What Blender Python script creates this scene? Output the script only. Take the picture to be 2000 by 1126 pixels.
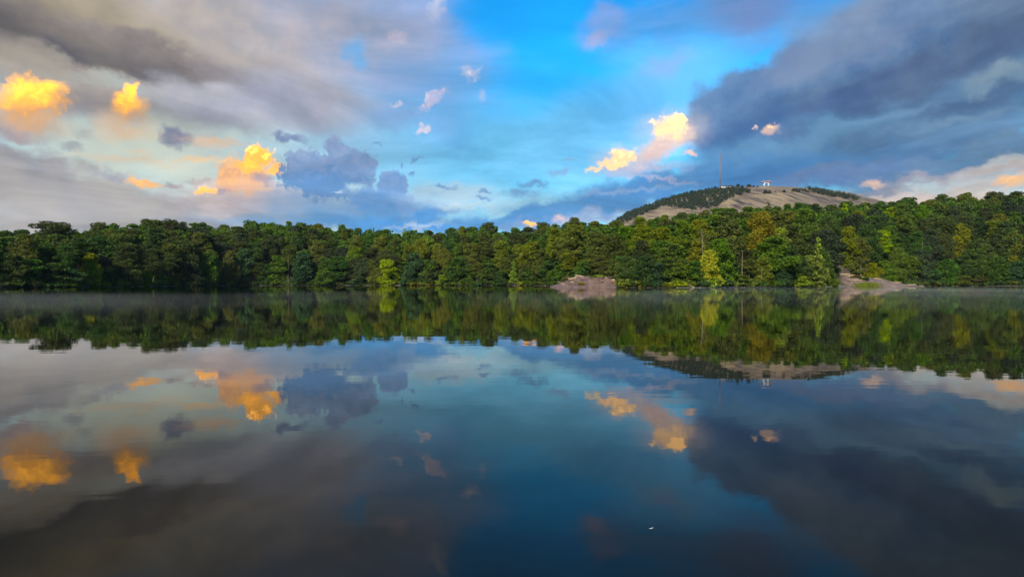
import bpy, bmesh, math, random
import numpy as np
from mathutils import Vector, Matrix

for o in list(bpy.data.objects):
    bpy.data.objects.remove(o, do_unlink=True)
scene = bpy.context.scene
col = scene.collection
random.seed(7)
RNG = np.random.default_rng(11)
R = math.radians

# ------------------------------------------------------------------ camera
FOC = 1333.0            # focal length of the lens in units of a 2000-wide picture (24 mm on 36 mm)
HOR = 552.0
EYE = 1.6
cam_data = bpy.data.cameras.new('camera')
cam_data.lens = 24.0
cam_data.sensor_width = 36.0
cam_data.clip_start = 0.05
cam_data.clip_end = 12000.0
cam = bpy.data.objects.new('camera', cam_data)
cam.location = (0, 0, EYE)
cam.rotation_euler = (R(90) - math.atan(11.0 / FOC), 0, 0)
col.objects.link(cam)
scene.camera = cam

# ------------------------------------------------------------------ light
SUN_AZ, SUN_EL = R(-162), R(29)
scene.view_settings.view_transform = 'Standard'
scene.view_settings.look = 'None'
EXPO = 0.8
scene.view_settings.exposure = EXPO
scene.view_settings.gamma = 1.0
scene.view_settings.use_curve_mapping = False
scene.render.engine = 'CYCLES'
scene.cycles.max_bounces = 7
scene.cycles.diffuse_bounces = 3
scene.cycles.glossy_bounces = 3
scene.cycles.transmission_bounces = 3
scene.cycles.transparent_max_bounces = 6
scene.cycles.volume_bounces = 1
scene.cycles.use_denoising = True
scene.cycles.use_adaptive_sampling = True
scene.cycles.adaptive_threshold = .015
scene.cycles.caustics_reflective = False
scene.cycles.caustics_refractive = False

sun_data = bpy.data.lights.new('sun', 'SUN')
sun_data.energy = 4.8
sun_data.angle = R(12)
sun_data.color = (1.0, 0.86, 0.66)
sun = bpy.data.objects.new('sun', sun_data)
sd = Vector((math.sin(SUN_AZ) * math.cos(SUN_EL), math.cos(SUN_AZ) * math.cos(SUN_EL), math.sin(SUN_EL)))
sun.rotation_euler = sd.to_track_quat('Z', 'Y').to_euler()
sun.location = sd * 300
col.objects.link(sun)


def srgb(r, g, b):
    f = lambda c: (c / 255) / 12.92 if c / 255 <= 0.04045 else (((c / 255) + 0.055) / 1.055) ** 2.4
    return (f(r), f(g), f(b))


# ------------------------------------------------------------------ sky: Nishita air with evening clouds laid out by compass direction
WB = 0.1                # strength of the world background
WS = WB * 2 ** EXPO      # cloud colours are given as the picture shows them
world = bpy.data.worlds.new('World')
scene.world = world
world.use_nodes = True
world.cycles.sampling_method = 'MANUAL'
world.cycles.sample_map_resolution = 512
wt = world.node_tree
wt.nodes.clear()


def wn(t, **kw):
    n = wt.nodes.new(t)
    for k, v in kw.items():
        setattr(n, k, v)
    return n


def wl(a, b):
    wt.links.new(a, b)


def wmath(op, a, b=None, c=None, clamp=False):
    n = wn('ShaderNodeMath', operation=op, use_clamp=clamp)
    for i, v in enumerate((a, b, c)):
        if v is None:
            continue
        if isinstance(v, (int, float)):
            n.inputs[i].default_value = v
        else:
            wl(v, n.inputs[i])
    return n.outputs[0]


def wmix(fac, a, b):
    n = wn('ShaderNodeMix', data_type='RGBA', blend_type='MIX')
    for s, v in ((n.inputs[0], fac), (n.inputs[6], a), (n.inputs[7], b)):
        if isinstance(v, (int, float)):
            s.default_value = v
        elif isinstance(v, tuple):
            s.default_value = (v[0] / WS, v[1] / WS, v[2] / WS, 1)
        else:
            wl(v, s)
    return n.outputs[2]


wtc = wn('ShaderNodeTexCoord')
wdir = wtc.outputs['Generated']
wsep = wn('ShaderNodeSeparateXYZ')
wl(wdir, wsep.inputs[0])
DEG = 180 / math.pi
w_az = wmath('MULTIPLY', wmath('ARCTAN2', wsep.outputs[0], wsep.outputs[1]), DEG)
w_el = wmath('MULTIPLY', wmath('ARCSINE', wsep.outputs[2]), DEG)
wcomb = wn('ShaderNodeCombineXYZ')
wl(w_az, wcomb.inputs[0])
wl(w_el, wcomb.inputs[1])
wcomb.inputs[2].default_value = 1.0
w_p = wcomb.outputs[0]         # bearing and height in degrees, 1 in the third place


def wnoise(scale, detail, rough, vec=None, dist=0.0, dims='2D'):
    n = wn('ShaderNodeTexNoise', noise_dimensions=dims)
    n.inputs['Scale'].default_value = scale
    n.inputs['Detail'].default_value = detail
    n.inputs['Roughness'].default_value = rough
    n.inputs['Distortion'].default_value = dist
    wl(vec if vec is not None else w_p, n.inputs['Vector'])
    return n


def wmap(scale, rot=0, vec=None, loc=(0, 0, 0)):
    m = wn('ShaderNodeMapping')
    m.inputs['Scale'].default_value = scale
    m.inputs['Rotation'].default_value = (0, 0, R(rot))
    m.inputs['Location'].default_value = loc
    wl(vec if vec is not None else w_p, m.inputs['Vector'])
    return m.outputs[0]


def warped(base, scale, amp, detail, rough, vec=None):
    """bearing coordinates pushed about by noise"""
    n = wnoise(scale, detail, rough, vec)
    s = wn('ShaderNodeVectorMath', operation='SUBTRACT')
    wl(n.outputs['Color'], s.inputs[0])
    s.inputs[1].default_value = (.5, .5, .5)
    k = wn('ShaderNodeVectorMath', operation='MULTIPLY_ADD')
    wl(s.outputs[0], k.inputs[0])
    k.inputs[1].default_value = (amp, amp, 0)
    wl(base, k.inputs[2])
    return k.outputs[0]


PXD = 1 / 23.27         # one unit of the 2000-wide picture in degrees at the middle


def bearing(px, py):
    u, v = (px - 1000) / FOC, (HOR - py) / FOC
    return math.degrees(math.atan(u)), math.degrees(math.atan(v / math.sqrt(1 + u * u)))


MARGIN = {'L': 70, 'M': 40, 'S': 22, 'T': 12}


def cloud(t, gi, C, P, px, py, rx, ry, c1, c2=None, rot=0, soft=.6, op=1.0, w='M', lit=(0, 1), edge=.0, bias=0.0, relief=1.6):
    """one cloud body: an ellipse of sky with torn edges; c1 to c2 runs along `lit`, broken by billow noise"""
    az, el = bearing(px, py)
    ka = PXD * (1 - 0.41 * min(1, abs(px - 1000) / 1000) ** 2)
    sx, sy = rx * ka, ry * PXD * (1 - .18 * (abs(px - 1000) / 1000) ** 2)
    ca, sa = math.cos(R(-rot)), math.sin(R(-rot))
    X = (ca / sx, sa / sx, -(ca * az + sa * el) / sx)
    Y = (-sa / sy, ca / sy, -(-sa * az + ca * el) / sy)
    lk = t.links.new

    def nd(ty, **kw):
        n = t.nodes.new(ty)
        for k, v in kw.items():
            setattr(n, k, v)
        return n

    def dot(v):
        n = nd('ShaderNodeVectorMath', operation='DOT_PRODUCT')
        lk(P, n.inputs[0])
        n.inputs[1].default_value = v
        return n.outputs['Value']
    cb = nd('ShaderNodeCombineXYZ')
    lk(dot(X), cb.inputs[0])
    lk(dot(Y), cb.inputs[1])
    ln = nd('ShaderNodeVectorMath', operation='LENGTH')
    lk(cb.outputs[0], ln.inputs[0])
    d = ln.outputs['Value']
    if edge:
        e = nd('ShaderNodeMath', operation='MULTIPLY_ADD')
        lk(gi.outputs['N' + w], e.inputs[0])
        e.inputs[1].default_value = edge
        lk(d, e.inputs[2])
        d = e.outputs[0]
    mr = nd('ShaderNodeMapRange', interpolation_type='SMOOTHSTEP')
    lk(d, mr.inputs['Value'])
    mr.inputs['From Min'].default_value = 1.0 + soft * .5
    mr.inputs['From Max'].default_value = max(0.0, 1.0 - soft)
    mr.inputs['To Max'].default_value = op
    y = nd('ShaderNodeMix', data_type='RGBA')
    lk(mr.outputs[0], y.inputs[0])
    lk(C, y.inputs[6])
    q1 = tuple(v / WS for v in c1) + (1,)
    if c2 is None:
        y.inputs[7].default_value = q1
    else:
        v = Vector((lit[0] * X[k] + lit[1] * Y[k] for k in range(3))) * .5
        v[2] += .5 + bias
        f = nd('ShaderNodeMath', operation='MULTIPLY_ADD', use_clamp=True)
        lk(gi.outputs['N' + w], f.inputs[0])
        f.inputs[1].default_value = -relief
        lk(dot(v), f.inputs[2])
        x = nd('ShaderNodeMix', data_type='RGBA')
        lk(f.outputs[0], x.inputs[0])
        x.inputs[6].default_value = tuple(v / WS for v in c2) + (1,)
        x.inputs[7].default_value = q1
        lk(x.outputs[2], y.inputs[7])
    return y.outputs[2]


def cloud_reach(px, py, rx, ry, c1, c2=None, rot=0, soft=.6, op=1.0, w='M', lit=(0, 1), edge=.0, bias=0.0, relief=1.6):
    """box of a cloud body in picture units, with room for its torn edge"""
    k = 1 + soft * .5 + edge * .5
    ca, sa = abs(math.cos(R(rot))), abs(math.sin(R(rot)))
    hx, hy = k * math.hypot(rx * ca, ry * sa) * 1.12 + MARGIN[w] * 1.6, k * math.hypot(rx * sa, ry * ca) * 1.12 + MARGIN[w]
    return px - hx, px + hx, py - hy, py + hy


sky = wn('ShaderNodeTexSky', sky_type='NISHITA')
sky.sun_disc = False
sky.sun_elevation = SUN_EL
sky.sun_rotation = SUN_AZ % (2 * math.pi)
sky.altitude = 250
sky.air_density = 1.0
sky.dust_density = 0.6
sky.ozone_density = 2.0
g = srgb
# clear air: evening blue, more saturated than the bare model
hsv = wn('ShaderNodeHueSaturation')
hsv.inputs['Saturation'].default_value = 1.45
hsv.inputs['Value'].default_value = 1.0
wl(sky.outputs[0], hsv.inputs['Color'])
tint = wn('ShaderNodeMix', data_type='RGBA', blend_type='MULTIPLY')
tint.inputs[0].default_value = 1.0
tint.inputs[7].default_value = (0.11, 1.16, 1.24, 1)
wl(hsv.outputs[0], tint.inputs[6])
C = tint.outputs[2]

# loose cloud that covers the rest of the sky, out of the picture as in it
gen = wn('ShaderNodeMapRange', interpolation_type='SMOOTHSTEP')
gen.inputs['From Min'].default_value = .50
gen.inputs['From Max'].default_value = .68
gen.inputs['To Max'].default_value = .8
n_gen = wnoise(2.6, 6, .58, wmap((1, 1, 2.4), vec=wdir, loc=(3.1, .4, 1.7)), .5, '3D').outputs[0]
wl(n_gen, gen.inputs['Value'])
# this loose cover starts outside the bearings whose clouds are laid out below
away = wmath('MAXIMUM', wmath('MULTIPLY', wmath('SUBTRACT', wmath('ABSOLUTE', w_az), 44), .06, clamp=True),
             wmath('MULTIPLY', wmath('SUBTRACT', w_el, 27), .06, clamp=True))
C = wmix(wmath('MULTIPLY', gen.outputs[0], away), C, wmix(n_gen, g(96, 104, 140), g(176, 172, 186)))

# pale low air
mr = wn('ShaderNodeMapRange', interpolation_type='SMOOTHSTEP')
mr.inputs['From Min'].default_value = 15
mr.inputs['From Max'].default_value = 1
mr.inputs['To Max'].default_value = .8
wl(w_el, mr.inputs['Value'])
C = wmix(mr.outputs[0], C, g(172, 208, 228))

L = []
GOLD, AMBER, CREAM, PEACH = (2.5, 1.0, .075), (1.45, .66, .10), (2.1, 1.22, .46), (1.15, .60, .22)      # sunlit cloud is brighter than the picture can hold
A = lambda *a, **k: L.append((a, k))
# warm pale air low in the west-lit left
A(330, 300, 520, 165, g(208, 212, 194), soft=.9, op=.95, w='L')
A(700, 330, 300, 140, g(165, 205, 220), soft=.9, op=.6, w='L')
A(900, 270, 320, 130, g(95, 185, 240), soft=.9, op=.6, w='L')
A(1070, 300, 260, 110, g(150, 212, 240), g(110, 200, 244), soft=.9, op=.8, w='L')
A(1150, 230, 230, 70, g(95, 192, 246), rot=-20, soft=.9, op=.6, w='L')
A(1280, 190, 230, 110, g(125, 195, 245), g(80, 178, 245), rot=-25, soft=.9, op=.75, w='L')
# lilac sheet over the upper middle
A(610, 90, 310, 170, g(190, 184, 194), g(154, 166, 188), soft=.7, op=.95, w='L', relief=2.6)
A(780, 130, 170, 110, g(172, 172, 202), g(120, 170, 222), soft=.8, op=.75, w='L', relief=3)
A(860, 210, 120, 70, g(140, 160, 210), g(95, 170, 230), soft=.9, op=.6, w='L', relief=3)
A(830, 20, 70, 60, g(170, 185, 225), soft=.9, op=.6, w='L')
A(1180, 60, 55, 45, g(165, 165, 205), g(110, 165, 230), soft=.8, op=.75, w='M')
A(1165, 78, 26, 14, g(185, 175, 205), rot=-30, soft=.8, op=.6, w='S')
A(1340, 30, 190, 50, g(140, 165, 215), g(85, 165, 235), rot=-8, soft=.8, op=.75, w='L', relief=3)
A(1480, 20, 120, 60, g(120, 140, 190), soft=.8, op=.8, w='L')
A(1300, 130, 60, 20, g(150, 170, 215), rot=-10, soft=.9, op=.5, w='M')
# the great dark roll at the upper left
A(190, 66, 520, 150, g(174, 163, 151), g(150, 143, 139), rot=8, soft=.4, op=1, w='L', relief=2.2)
A(110, 18, 250, 55, g(154, 143, 121), g(126, 117, 103), rot=4, soft=.8, op=.85, w='L', relief=2.2)
A(420, 40, 160, 60, g(188, 177, 165), g(162, 157, 157), rot=8, soft=.8, op=.8, w='M', relief=2.6)
A(245, 106, 440, 42, g(144, 134, 129), g(90, 88, 96), rot=11, soft=.34, op=.96, w='M', lit=(0, 1.25), relief=.7, bias=-.12)
A(90, 78, 240, 36, g(136, 127, 117), g(114, 109, 107), rot=10, soft=.9, op=.7, w='L')
A(560, 166, 170, 30, g(166, 161, 167), g(146, 145, 157), rot=8, soft=.7, op=.85, w='M')
A(60, 140, 170, 38, g(182, 171, 155), g(160, 155, 149), rot=8, soft=.8, op=.9, w='M')
A(240, 168, 100, 16, g(186, 195, 191), soft=.9, op=.75, rot=10, w='M')
A(430, 205, 160, 44, g(184, 183, 191), g(154, 159, 175), rot=6, soft=.5, op=.92, w='M', relief=2)
A(580, 205, 130, 48, g(178, 179, 195), g(154, 161, 183), rot=10, soft=.6, op=.85, w='M', relief=2)
A(640, 70, 220, 80, g(198, 189, 197), g(156, 169, 195), soft=.9, op=.6, w='M', relief=3)
A(690, 105, 26, 30, g(110, 179, 237), soft=.8, op=.8, w='M')
# grey scraps
A(170, 195, 75, 38, g(176, 165, 158), g(150, 142, 148), soft=.7, op=.75, w='M')
A(345, 268, 33, 22, g(150, 150, 168), g(122, 128, 154), soft=.5, op=.9, w='S')
A(145, 288, 27, 10, g(155, 158, 168), soft=.8, op=.7, w='S')
A(160, 262, 25, 12, g(175, 175, 175), soft=.9, op=.6, w='S')
A(563, 270, 37, 9, g(138, 148, 176), g(112, 130, 168), rot=8, soft=.6, op=.9, w='S')
A(770, 235, 60, 22, g(128, 158, 205), soft=.9, op=.6, w='M')
# far left lit cloud
A(40, 232, 110, 34, g(232, 178, 124), g(190, 155, 135), rot=-8, soft=.8, op=.9, w='M')
A(70, 195, 92, 46, AMBER, g(236, 172, 104), rot=-14, soft=.5, op=.95, w='S', lit=(.3, .8), edge=.5)
A(66, 184, 70, 29, (2.8, 1.2, .10), AMBER, rot=-16, soft=.55, op=.98, w='S', relief=1.0, bias=.3)
A(20, 262, 90, 16, g(168, 152, 158), soft=.9, op=.8, w='M')
# second small lit cloud
A(245, 240, 52, 30, g(230, 190, 150), soft=.9, op=.7, w='M')
A(252, 208, 37, 28, AMBER, g(236, 184, 124), soft=.5, op=.95, w='S', lit=(0, 1))
A(250, 202, 26, 22, GOLD, AMBER, bias=.25, soft=.6, op=.9, w='S')
A(257, 172, 11, 15, GOLD, rot=30, soft=.6, op=.95, w='T')
A(270, 228, 24, 8, g(205, 172, 150), soft=.8, op=.6, w='S')
# low peach streaks
A(415, 278, 62, 13, g(240, 198, 150), g(222, 190, 160), soft=.8, op=.8, w='S')
A(390, 313, 56, 8, g(238, 200, 150), rot=-6, soft=.8, op=.75, w='S')
A(250, 320, 130, 12, g(225, 200, 168), soft=.9, op=.6, w='M')
A(270, 298, 26, 6, g(238, 205, 165), soft=.9, op=.5, w='S')
# long grey bank low at the left
A(30, 345, 240, 50, g(158, 156, 162), g(138, 142, 156), rot=14, soft=.45, op=.95, w='M', relief=2)
A(180, 400, 420, 62, g(170, 164, 160), g(148, 150, 158), rot=6, soft=.6, op=.95, w='M', relief=2)
A(300, 430, 700, 48, g(176, 170, 166), g(160, 160, 166), soft=.8, op=.9, w='M')
A(220, 342, 45, 12, g(150, 150, 162), rot=12, soft=.7, op=.8, w='S')
A(100, 300, 40, 10, g(165, 165, 172), rot=16, soft=.9, op=.5, w='S')
A(335, 362, 20, 8, g(160, 152, 160), soft=.6, op=.85, w='S')
A(390, 355, 30, 6, g(170, 160, 165), soft=.8, op=.7, w='S')
A(284, 357, 34, 10, AMBER, g(244, 182, 110), soft=.6, op=.95, w='S')
# lit cumulus
A(480, 388, 140, 30, g(222, 186, 172), g(192, 172, 180), soft=.9, op=.85, w='M')
A(478, 346, 64, 44, (1.35, .68, .22), g(240, 184, 138), soft=.35, op=.98, w='S', lit=(-.2, .9), edge=.4)
A(445, 350, 24, 26, PEACH, g(240, 180, 130), soft=.4, op=.9, w='S')
A(505, 305, 36, 25, (3.0, 1.40, .22), AMBER, relief=2.2, bias=.2, soft=.3, op=1, w='T', lit=(-.2, .8), edge=.5)
A(484, 324, 30, 14, GOLD, AMBER, soft=.5, op=.95, w='T')
A(542, 331, 20, 10, GOLD, AMBER, rot=-15, soft=.4, op=.95, w='T')
A(402, 374, 26, 9, GOLD, AMBER, rot=-6, soft=.4, op=.98, w='S')
A(432, 374, 15, 6, g(170, 150, 162), rot=-30, soft=.5, op=.9, w='T')
A(516, 352, 22, 13, g(196, 172, 168), g(172, 155, 168), soft=.6, op=.85, w='S')
A(470, 366, 40, 8, g(238, 186, 150), soft=.8, op=.6, w='S')
A(548, 405, 16, 10, g(165, 165, 190), soft=.8, op=.7, w='S')
# blue-grey cumulus beside it
A(600, 405, 200, 40, g(200, 185, 186), g(158, 173, 194), soft=.8, op=.8, w='M')
A(715, 408, 190, 42, g(138, 171, 204), g(102, 155, 208), soft=.6, op=.92, w='M')
A(640, 342, 112, 52, g(146, 167, 200), g(98, 141, 190), relief=.9, soft=.16, op=1, w='S', lit=(.3, .9), edge=.35)
A(602, 318, 50, 30, g(150, 169, 202), g(122, 151, 192), relief=.9, soft=.16, op=1, w='T', edge=.35)
A(658, 296, 28, 36, g(154, 173, 206), g(128, 155, 196), relief=.9, soft=.16, op=1, w='T', edge=.35)
A(692, 318, 52, 30, g(150, 171, 206), g(120, 153, 198), relief=.9, soft=.16, op=1, w='T', edge=.35)
A(630, 360, 66, 26, g(110, 149, 198), g(94, 141, 194), soft=.6, op=.85, w='S')
A(768, 362, 32, 34, g(140, 167, 206), g(108, 153, 206), relief=.9, soft=.16, op=1, w='T', edge=.35)
A(745, 396, 70, 36, g(122, 159, 206), g(94, 151, 208), relief=.7, soft=.3, op=1, w='S', edge=.35)
A(795, 398, 26, 28, g(114, 157, 208), soft=.3, op=1, w='T', edge=.35)
A(690, 368, 20, 10, g(176, 209, 222), soft=.8, op=.85, w='T')
A(658, 374, 11, 4, g(196, 215, 224), soft=.8, op=.8, w='T')
A(548, 408, 18, 12, g(150, 171, 198), soft=.7, op=.8, w='S')
A(858, 412, 48, 16, g(102, 159, 212), g(78, 147, 210), rot=-8, soft=.4, op=.98, w='S', edge=.4)
A(872, 402, 18, 10, g(98, 155, 208), soft=.5, op=.9, w='T')
A(700, 438, 290, 20, g(108, 163, 210), g(88, 153, 212), soft=.7, op=.9, w='M')
A(880, 436, 230, 20, g(78, 153, 218), g(66, 145, 214), rot=-2, soft=.6, op=.95, w='M')
A(985, 396, 150, 34, g(180, 206, 222), g(150, 196, 226), soft=.9, op=.75, w='M')
A(880, 385, 90, 22, g(182, 208, 222), soft=.9, op=.7, w='M')
A(1040, 422, 190, 16, g(90, 152, 214), rot=-9, soft=.7, op=.8, w='M')
# scraps over the pale gap
for (x, y, a, b) in ((865, 367, 28, 6), (945, 371, 17, 6), (945, 389, 20, 5), (805, 343, 7, 5), (813, 313, 14, 6), (786, 321, 7, 6), (738, 282, 12, 5)):
    A(x, y, a, b, g(124, 160, 206), g(104, 148, 200), soft=.6, op=.85, w='T', edge=.6)
A(905, 404, 60, 7, g(190, 212, 222), soft=.9, op=.7, w='S')
A(820, 440, 60, 6, g(205, 212, 220), rot=-6, soft=.9, op=.5, w='S')
# great slate cloud at the right
A(1880, 60, 420, 170, g(140, 159, 187), g(102, 129, 165), rot=-12, soft=.45, op=1, w='L', relief=2.6)
A(1640, 150, 250, 105, g(116, 145, 179), g(78, 115, 163), rot=-26, soft=.26, op=1, w='M', relief=2.4, lit=(-.3, .9))
A(1430, 230, 112, 85, g(102, 137, 177), g(68, 111, 165), rot=-20, soft=.24, op=1, w='M', relief=2.2, lit=(-.4, .8))
A(1540, 305, 300, 70, g(94, 145, 187), g(64, 119, 173), rot=-10, soft=.45, op=1, w='M', relief=2.4)
A(1790, 255, 340, 85, g(112, 149, 181), g(80, 121, 165), rot=-14, soft=.55, op=1, w='L', relief=2.8)
A(1850, 322, 340, 30, g(106, 139, 171), g(72, 109, 151), rot=-15, soft=.5, op=.95, w='M', relief=2)
A(1830, 130, 270, 42, g(96, 119, 153), g(72, 97, 139), rot=-17, soft=.6, op=.92, w='M', relief=2)
A(1640, 195, 170, 30, g(82, 109, 155), g(68, 97, 145), rot=-20, soft=.7, op=.85, w='M', relief=2)
A(1480, 232, 120, 34, g(78, 113, 161), g(62, 103, 155), rot=-24, soft=.7, op=.85, w='M', relief=2)
A(1560, 120, 120, 22, g(120, 141, 177), rot=-28, soft=.8, op=.7, w='M')
A(1680, 90, 160, 26, g(126, 143, 175), rot=-14, soft=.9, op=.6, w='M')
A(1700, 28, 220, 34, g(140, 159, 191), g(116, 143, 181), rot=-6, soft=.9, op=.7, w='M', relief=2.6)
A(1960, 150, 80, 26, g(150, 173, 187), g(126, 155, 179), rot=-14, soft=.7, op=.85, w='M')
A(1730, 228, 150, 9, g(114, 153, 189), rot=-8, soft=.9, op=.75, w='M')
A(1880, 240, 150, 10, g(118, 153, 183), rot=-6, soft=.9, op=.7, w='M')
A(1600, 268, 160, 16, g(104, 149, 189), rot=-8, soft=.9, op=.7, w='M')
A(1760, 290, 200, 12, g(92, 133, 175), rot=-8, soft=.9, op=.6, w='M')
A(1900, 205, 140, 18, g(78, 109, 149), rot=-8, soft=.8, op=.85, w='M')
A(1700, 318, 200, 16, g(74, 117, 163), rot=-8, soft=.8, op=.8, w='M')
A(1420, 345, 280, 34, g(84, 141, 193), g(62, 123, 183), rot=-5, soft=.5, op=.97, w='M', relief=2)
A(1180, 395, 270, 32, g(90, 151, 205), g(68, 135, 199), rot=-11, soft=.5, op=.95, w='M', relief=2)
A(1040, 422, 190, 16, g(90, 157, 213), g(74, 147, 211), rot=-9, soft=.7, op=.92, w='M')
A(1040, 358, 34, 10, g(118, 160, 206), g(100, 146, 200), soft=.6, op=.8, w='S', edge=.5)
A(1090, 338, 34, 9, g(128, 164, 208), rot=-10, soft=.7, op=.75, w='S', edge=.5)
A(1112, 318, 14, 4, g(138, 170, 208), soft=.8, op=.7, w='T')
A(1015, 378, 40, 12, g(112, 158, 208), soft=.7, op=.75, w='S', edge=.5)
A(1130, 425, 170, 12, g(178, 192, 218), rot=-7, soft=.9, op=.6, w='M')
A(1220, 372, 110, 6, g(150, 176, 214), rot=-4, soft=.9, op=.6, w='S')
# pale peach below the slate cloud
A(1880, 374, 330, 36, g(206, 190, 174), g(180, 172, 174), rot=-8, soft=1.0, op=.95, w='M')
A(1970, 325, 170, 20, g(212, 192, 172), g(172, 166, 170), rot=-12, soft=.9, op=.9, w='M')
A(1790, 352, 120, 9, g(158, 158, 176), rot=-8, soft=.9, op=.75, w='M')
A(1900, 340, 120, 7, g(182, 170, 172), rot=-8, soft=.9, op=.6, w='M')
A(1975, 352, 45, 13, (1.2, .66, .24), g(238, 190, 140), rot=-6, soft=.6, op=.95, w='S')
A(1705, 361, 20, 7, g(236, 196, 172), soft=.8, op=.85, w='S')
A(1720, 385, 90, 12, g(228, 200, 190), soft=.9, op=.7, w='M')
A(1650, 345, 170, 24, g(110, 138, 178), g(82, 116, 168), rot=-6, soft=.6, op=.95, w='M')
A(1705, 361, 26, 8, g(236, 200, 176), soft=.8, op=.85, w='S')
A(1960, 398, 160, 26, g(218, 200, 182), soft=.8, op=.95, w='M')
A(1760, 396, 140, 16, g(224, 202, 188), soft=.9, op=.85, w='M')
A(20, 442, 200, 26, g(174, 168, 166), soft=.8, op=.95, w='M')
# lit cumulus on the slate cloud's edge
A(1285, 290, 60, 22, g(250, 214, 176), g(222, 190, 186), rot=-32, soft=.6, op=.95, w='S')
A(1250, 330, 90, 12, g(218, 196, 204), g(178, 178, 206), rot=-4, soft=.8, op=.8, w='S')
A(1335, 262, 24, 20, g(222, 192, 180), soft=.7, op=.8, w='S')
A(1310, 256, 70, 40, g(226, 206, 196), soft=.9, op=.55, w='S')
A(1308, 249, 42, 27, (2.6, 1.55, .62), (1.25, .80, .44), relief=2.4, soft=.36, op=1, w='T', lit=(-.3, .8), edge=.5)
A(1325, 238, 22, 14, CREAM, soft=.4, op=1, w='T')
A(1216, 310, 60, 26, g(226, 210, 204), soft=.9, op=.5, w='S')
A(1216, 306, 35, 19, (2.6, 1.55, .60), (1.25, .80, .42), relief=2.4, soft=.36, op=1, w='T', lit=(-.2, .8), edge=.5)
A(1165, 329, 20, 5, g(252, 222, 180), rot=-14, soft=.5, op=.9, w='T')
A(1195, 322, 30, 8, (1.5, .85, .36), soft=.6, op=.9, w='T')
A(1350, 298, 18, 5, g(240, 200, 180), soft=.7, op=.8, w='T')
A(1290, 350, 70, 4, g(190, 186, 210), rot=10, soft=.9, op=.6, w='S')
A(1340, 330, 14, 8, g(125, 160, 210), soft=.9, op=.7, w='T')
A(1505, 257, 18, 13, (1.9, 1.15, .55), g(240, 196, 160), soft=.6, op=1, w='T')
A(1470, 253, 8, 4, g(235, 205, 190), soft=.8, op=.9, w='T')
A(1515, 262, 40, 16, g(120, 148, 194), soft=.9, op=.4, w='S')
# small white rags in the blue
A(920, 143, 25, 18, g(252, 246, 250), g(196, 204, 232), rot=20, soft=.6, op=.9, w='T', edge=.5)
A(845, 196, 42, 12, g(250, 228, 232), g(190, 190, 222), rot=-38, soft=.6, op=.9, w='T', edge=.5)
A(828, 254, 16, 6, g(230, 214, 226), rot=-25, soft=.7, op=.8, w='T')
A(940, 190, 10, 10, g(190, 200, 230), soft=.9, op=.6, w='T')
A(780, 78, 20, 12, g(226, 214, 226), g(196, 190, 214), rot=25, soft=.8, op=.8, w='T')
A(855, 12, 14, 34, g(228, 222, 238), g(190, 200, 230), rot=25, soft=.8, op=.8, w='S')
A(775, 205, 9, 4, g(222, 206, 222), soft=.8, op=.6, w='T')
# lights low over the trees
A(1033, 436, 13, 7, (1.8, .85, .17), (1.3, .66, .18), soft=.5, op=1, w='T')
A(1095, 427, 13, 8, g(238, 200, 198), soft=.8, op=.8, w='T')
# shared noise for the laid-out bearings
W = {
    'L': warped(w_p, .10, 7.0, 6, .56, wmap((1, 2.0, 1))),
    'M': warped(w_p, .28, 3.2, 6, .58, wmap((1, 1.4, 1))),
    'S': warped(w_p, .8, 1.5, 5, .62),
}
W['T'] = W['S']


def centred(sock, mid, gain):
    return wmath('MULTIPLY', wmath('SUBTRACT', sock, mid), gain)


vor = wn('ShaderNodeTexVoronoi', voronoi_dimensions='2D', feature='F1')
vor.inputs['Scale'].default_value = 1.25
vor.inputs['Detail'].default_value = 2.0
vor.inputs['Roughness'].default_value = .6
vor.inputs['Lacunarity'].default_value = 2.3
wl(W['S'], vor.inputs['Vector'])
# a deck of cloud overhead seen in perspective: gives the big bodies their streaks
deck_z = wmath('ADD', wsep.outputs[2], .06)
deck = wn('ShaderNodeCombineXYZ')
wl(wmath('DIVIDE', wsep.outputs[0], deck_z), deck.inputs[0])
wl(wmath('DIVIDE', wsep.outputs[1], deck_z), deck.inputs[1])
n_deck = wnoise(.95, 7, .6, wmap((1.0, .8, 1), 24, deck.outputs[0]), .5).outputs[0]
N = {
    'L': centred(n_deck, .5, -1.1),
    'M': centred(wnoise(.32, 6, .6).outputs[0], .5, -1),
    'S': centred(vor.outputs['Distance'], .36, .8),
}
N['T'] = N['S']


tex = wn('ShaderNodeMapRange')
for k, v in (('From Min', .3), ('From Max', .7), ('To Min', .82), ('To Max', 1.27)):
    tex.inputs[k].default_value = v
wl(n_deck, tex.inputs['Value'])
texture = tex.outputs[0]


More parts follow.
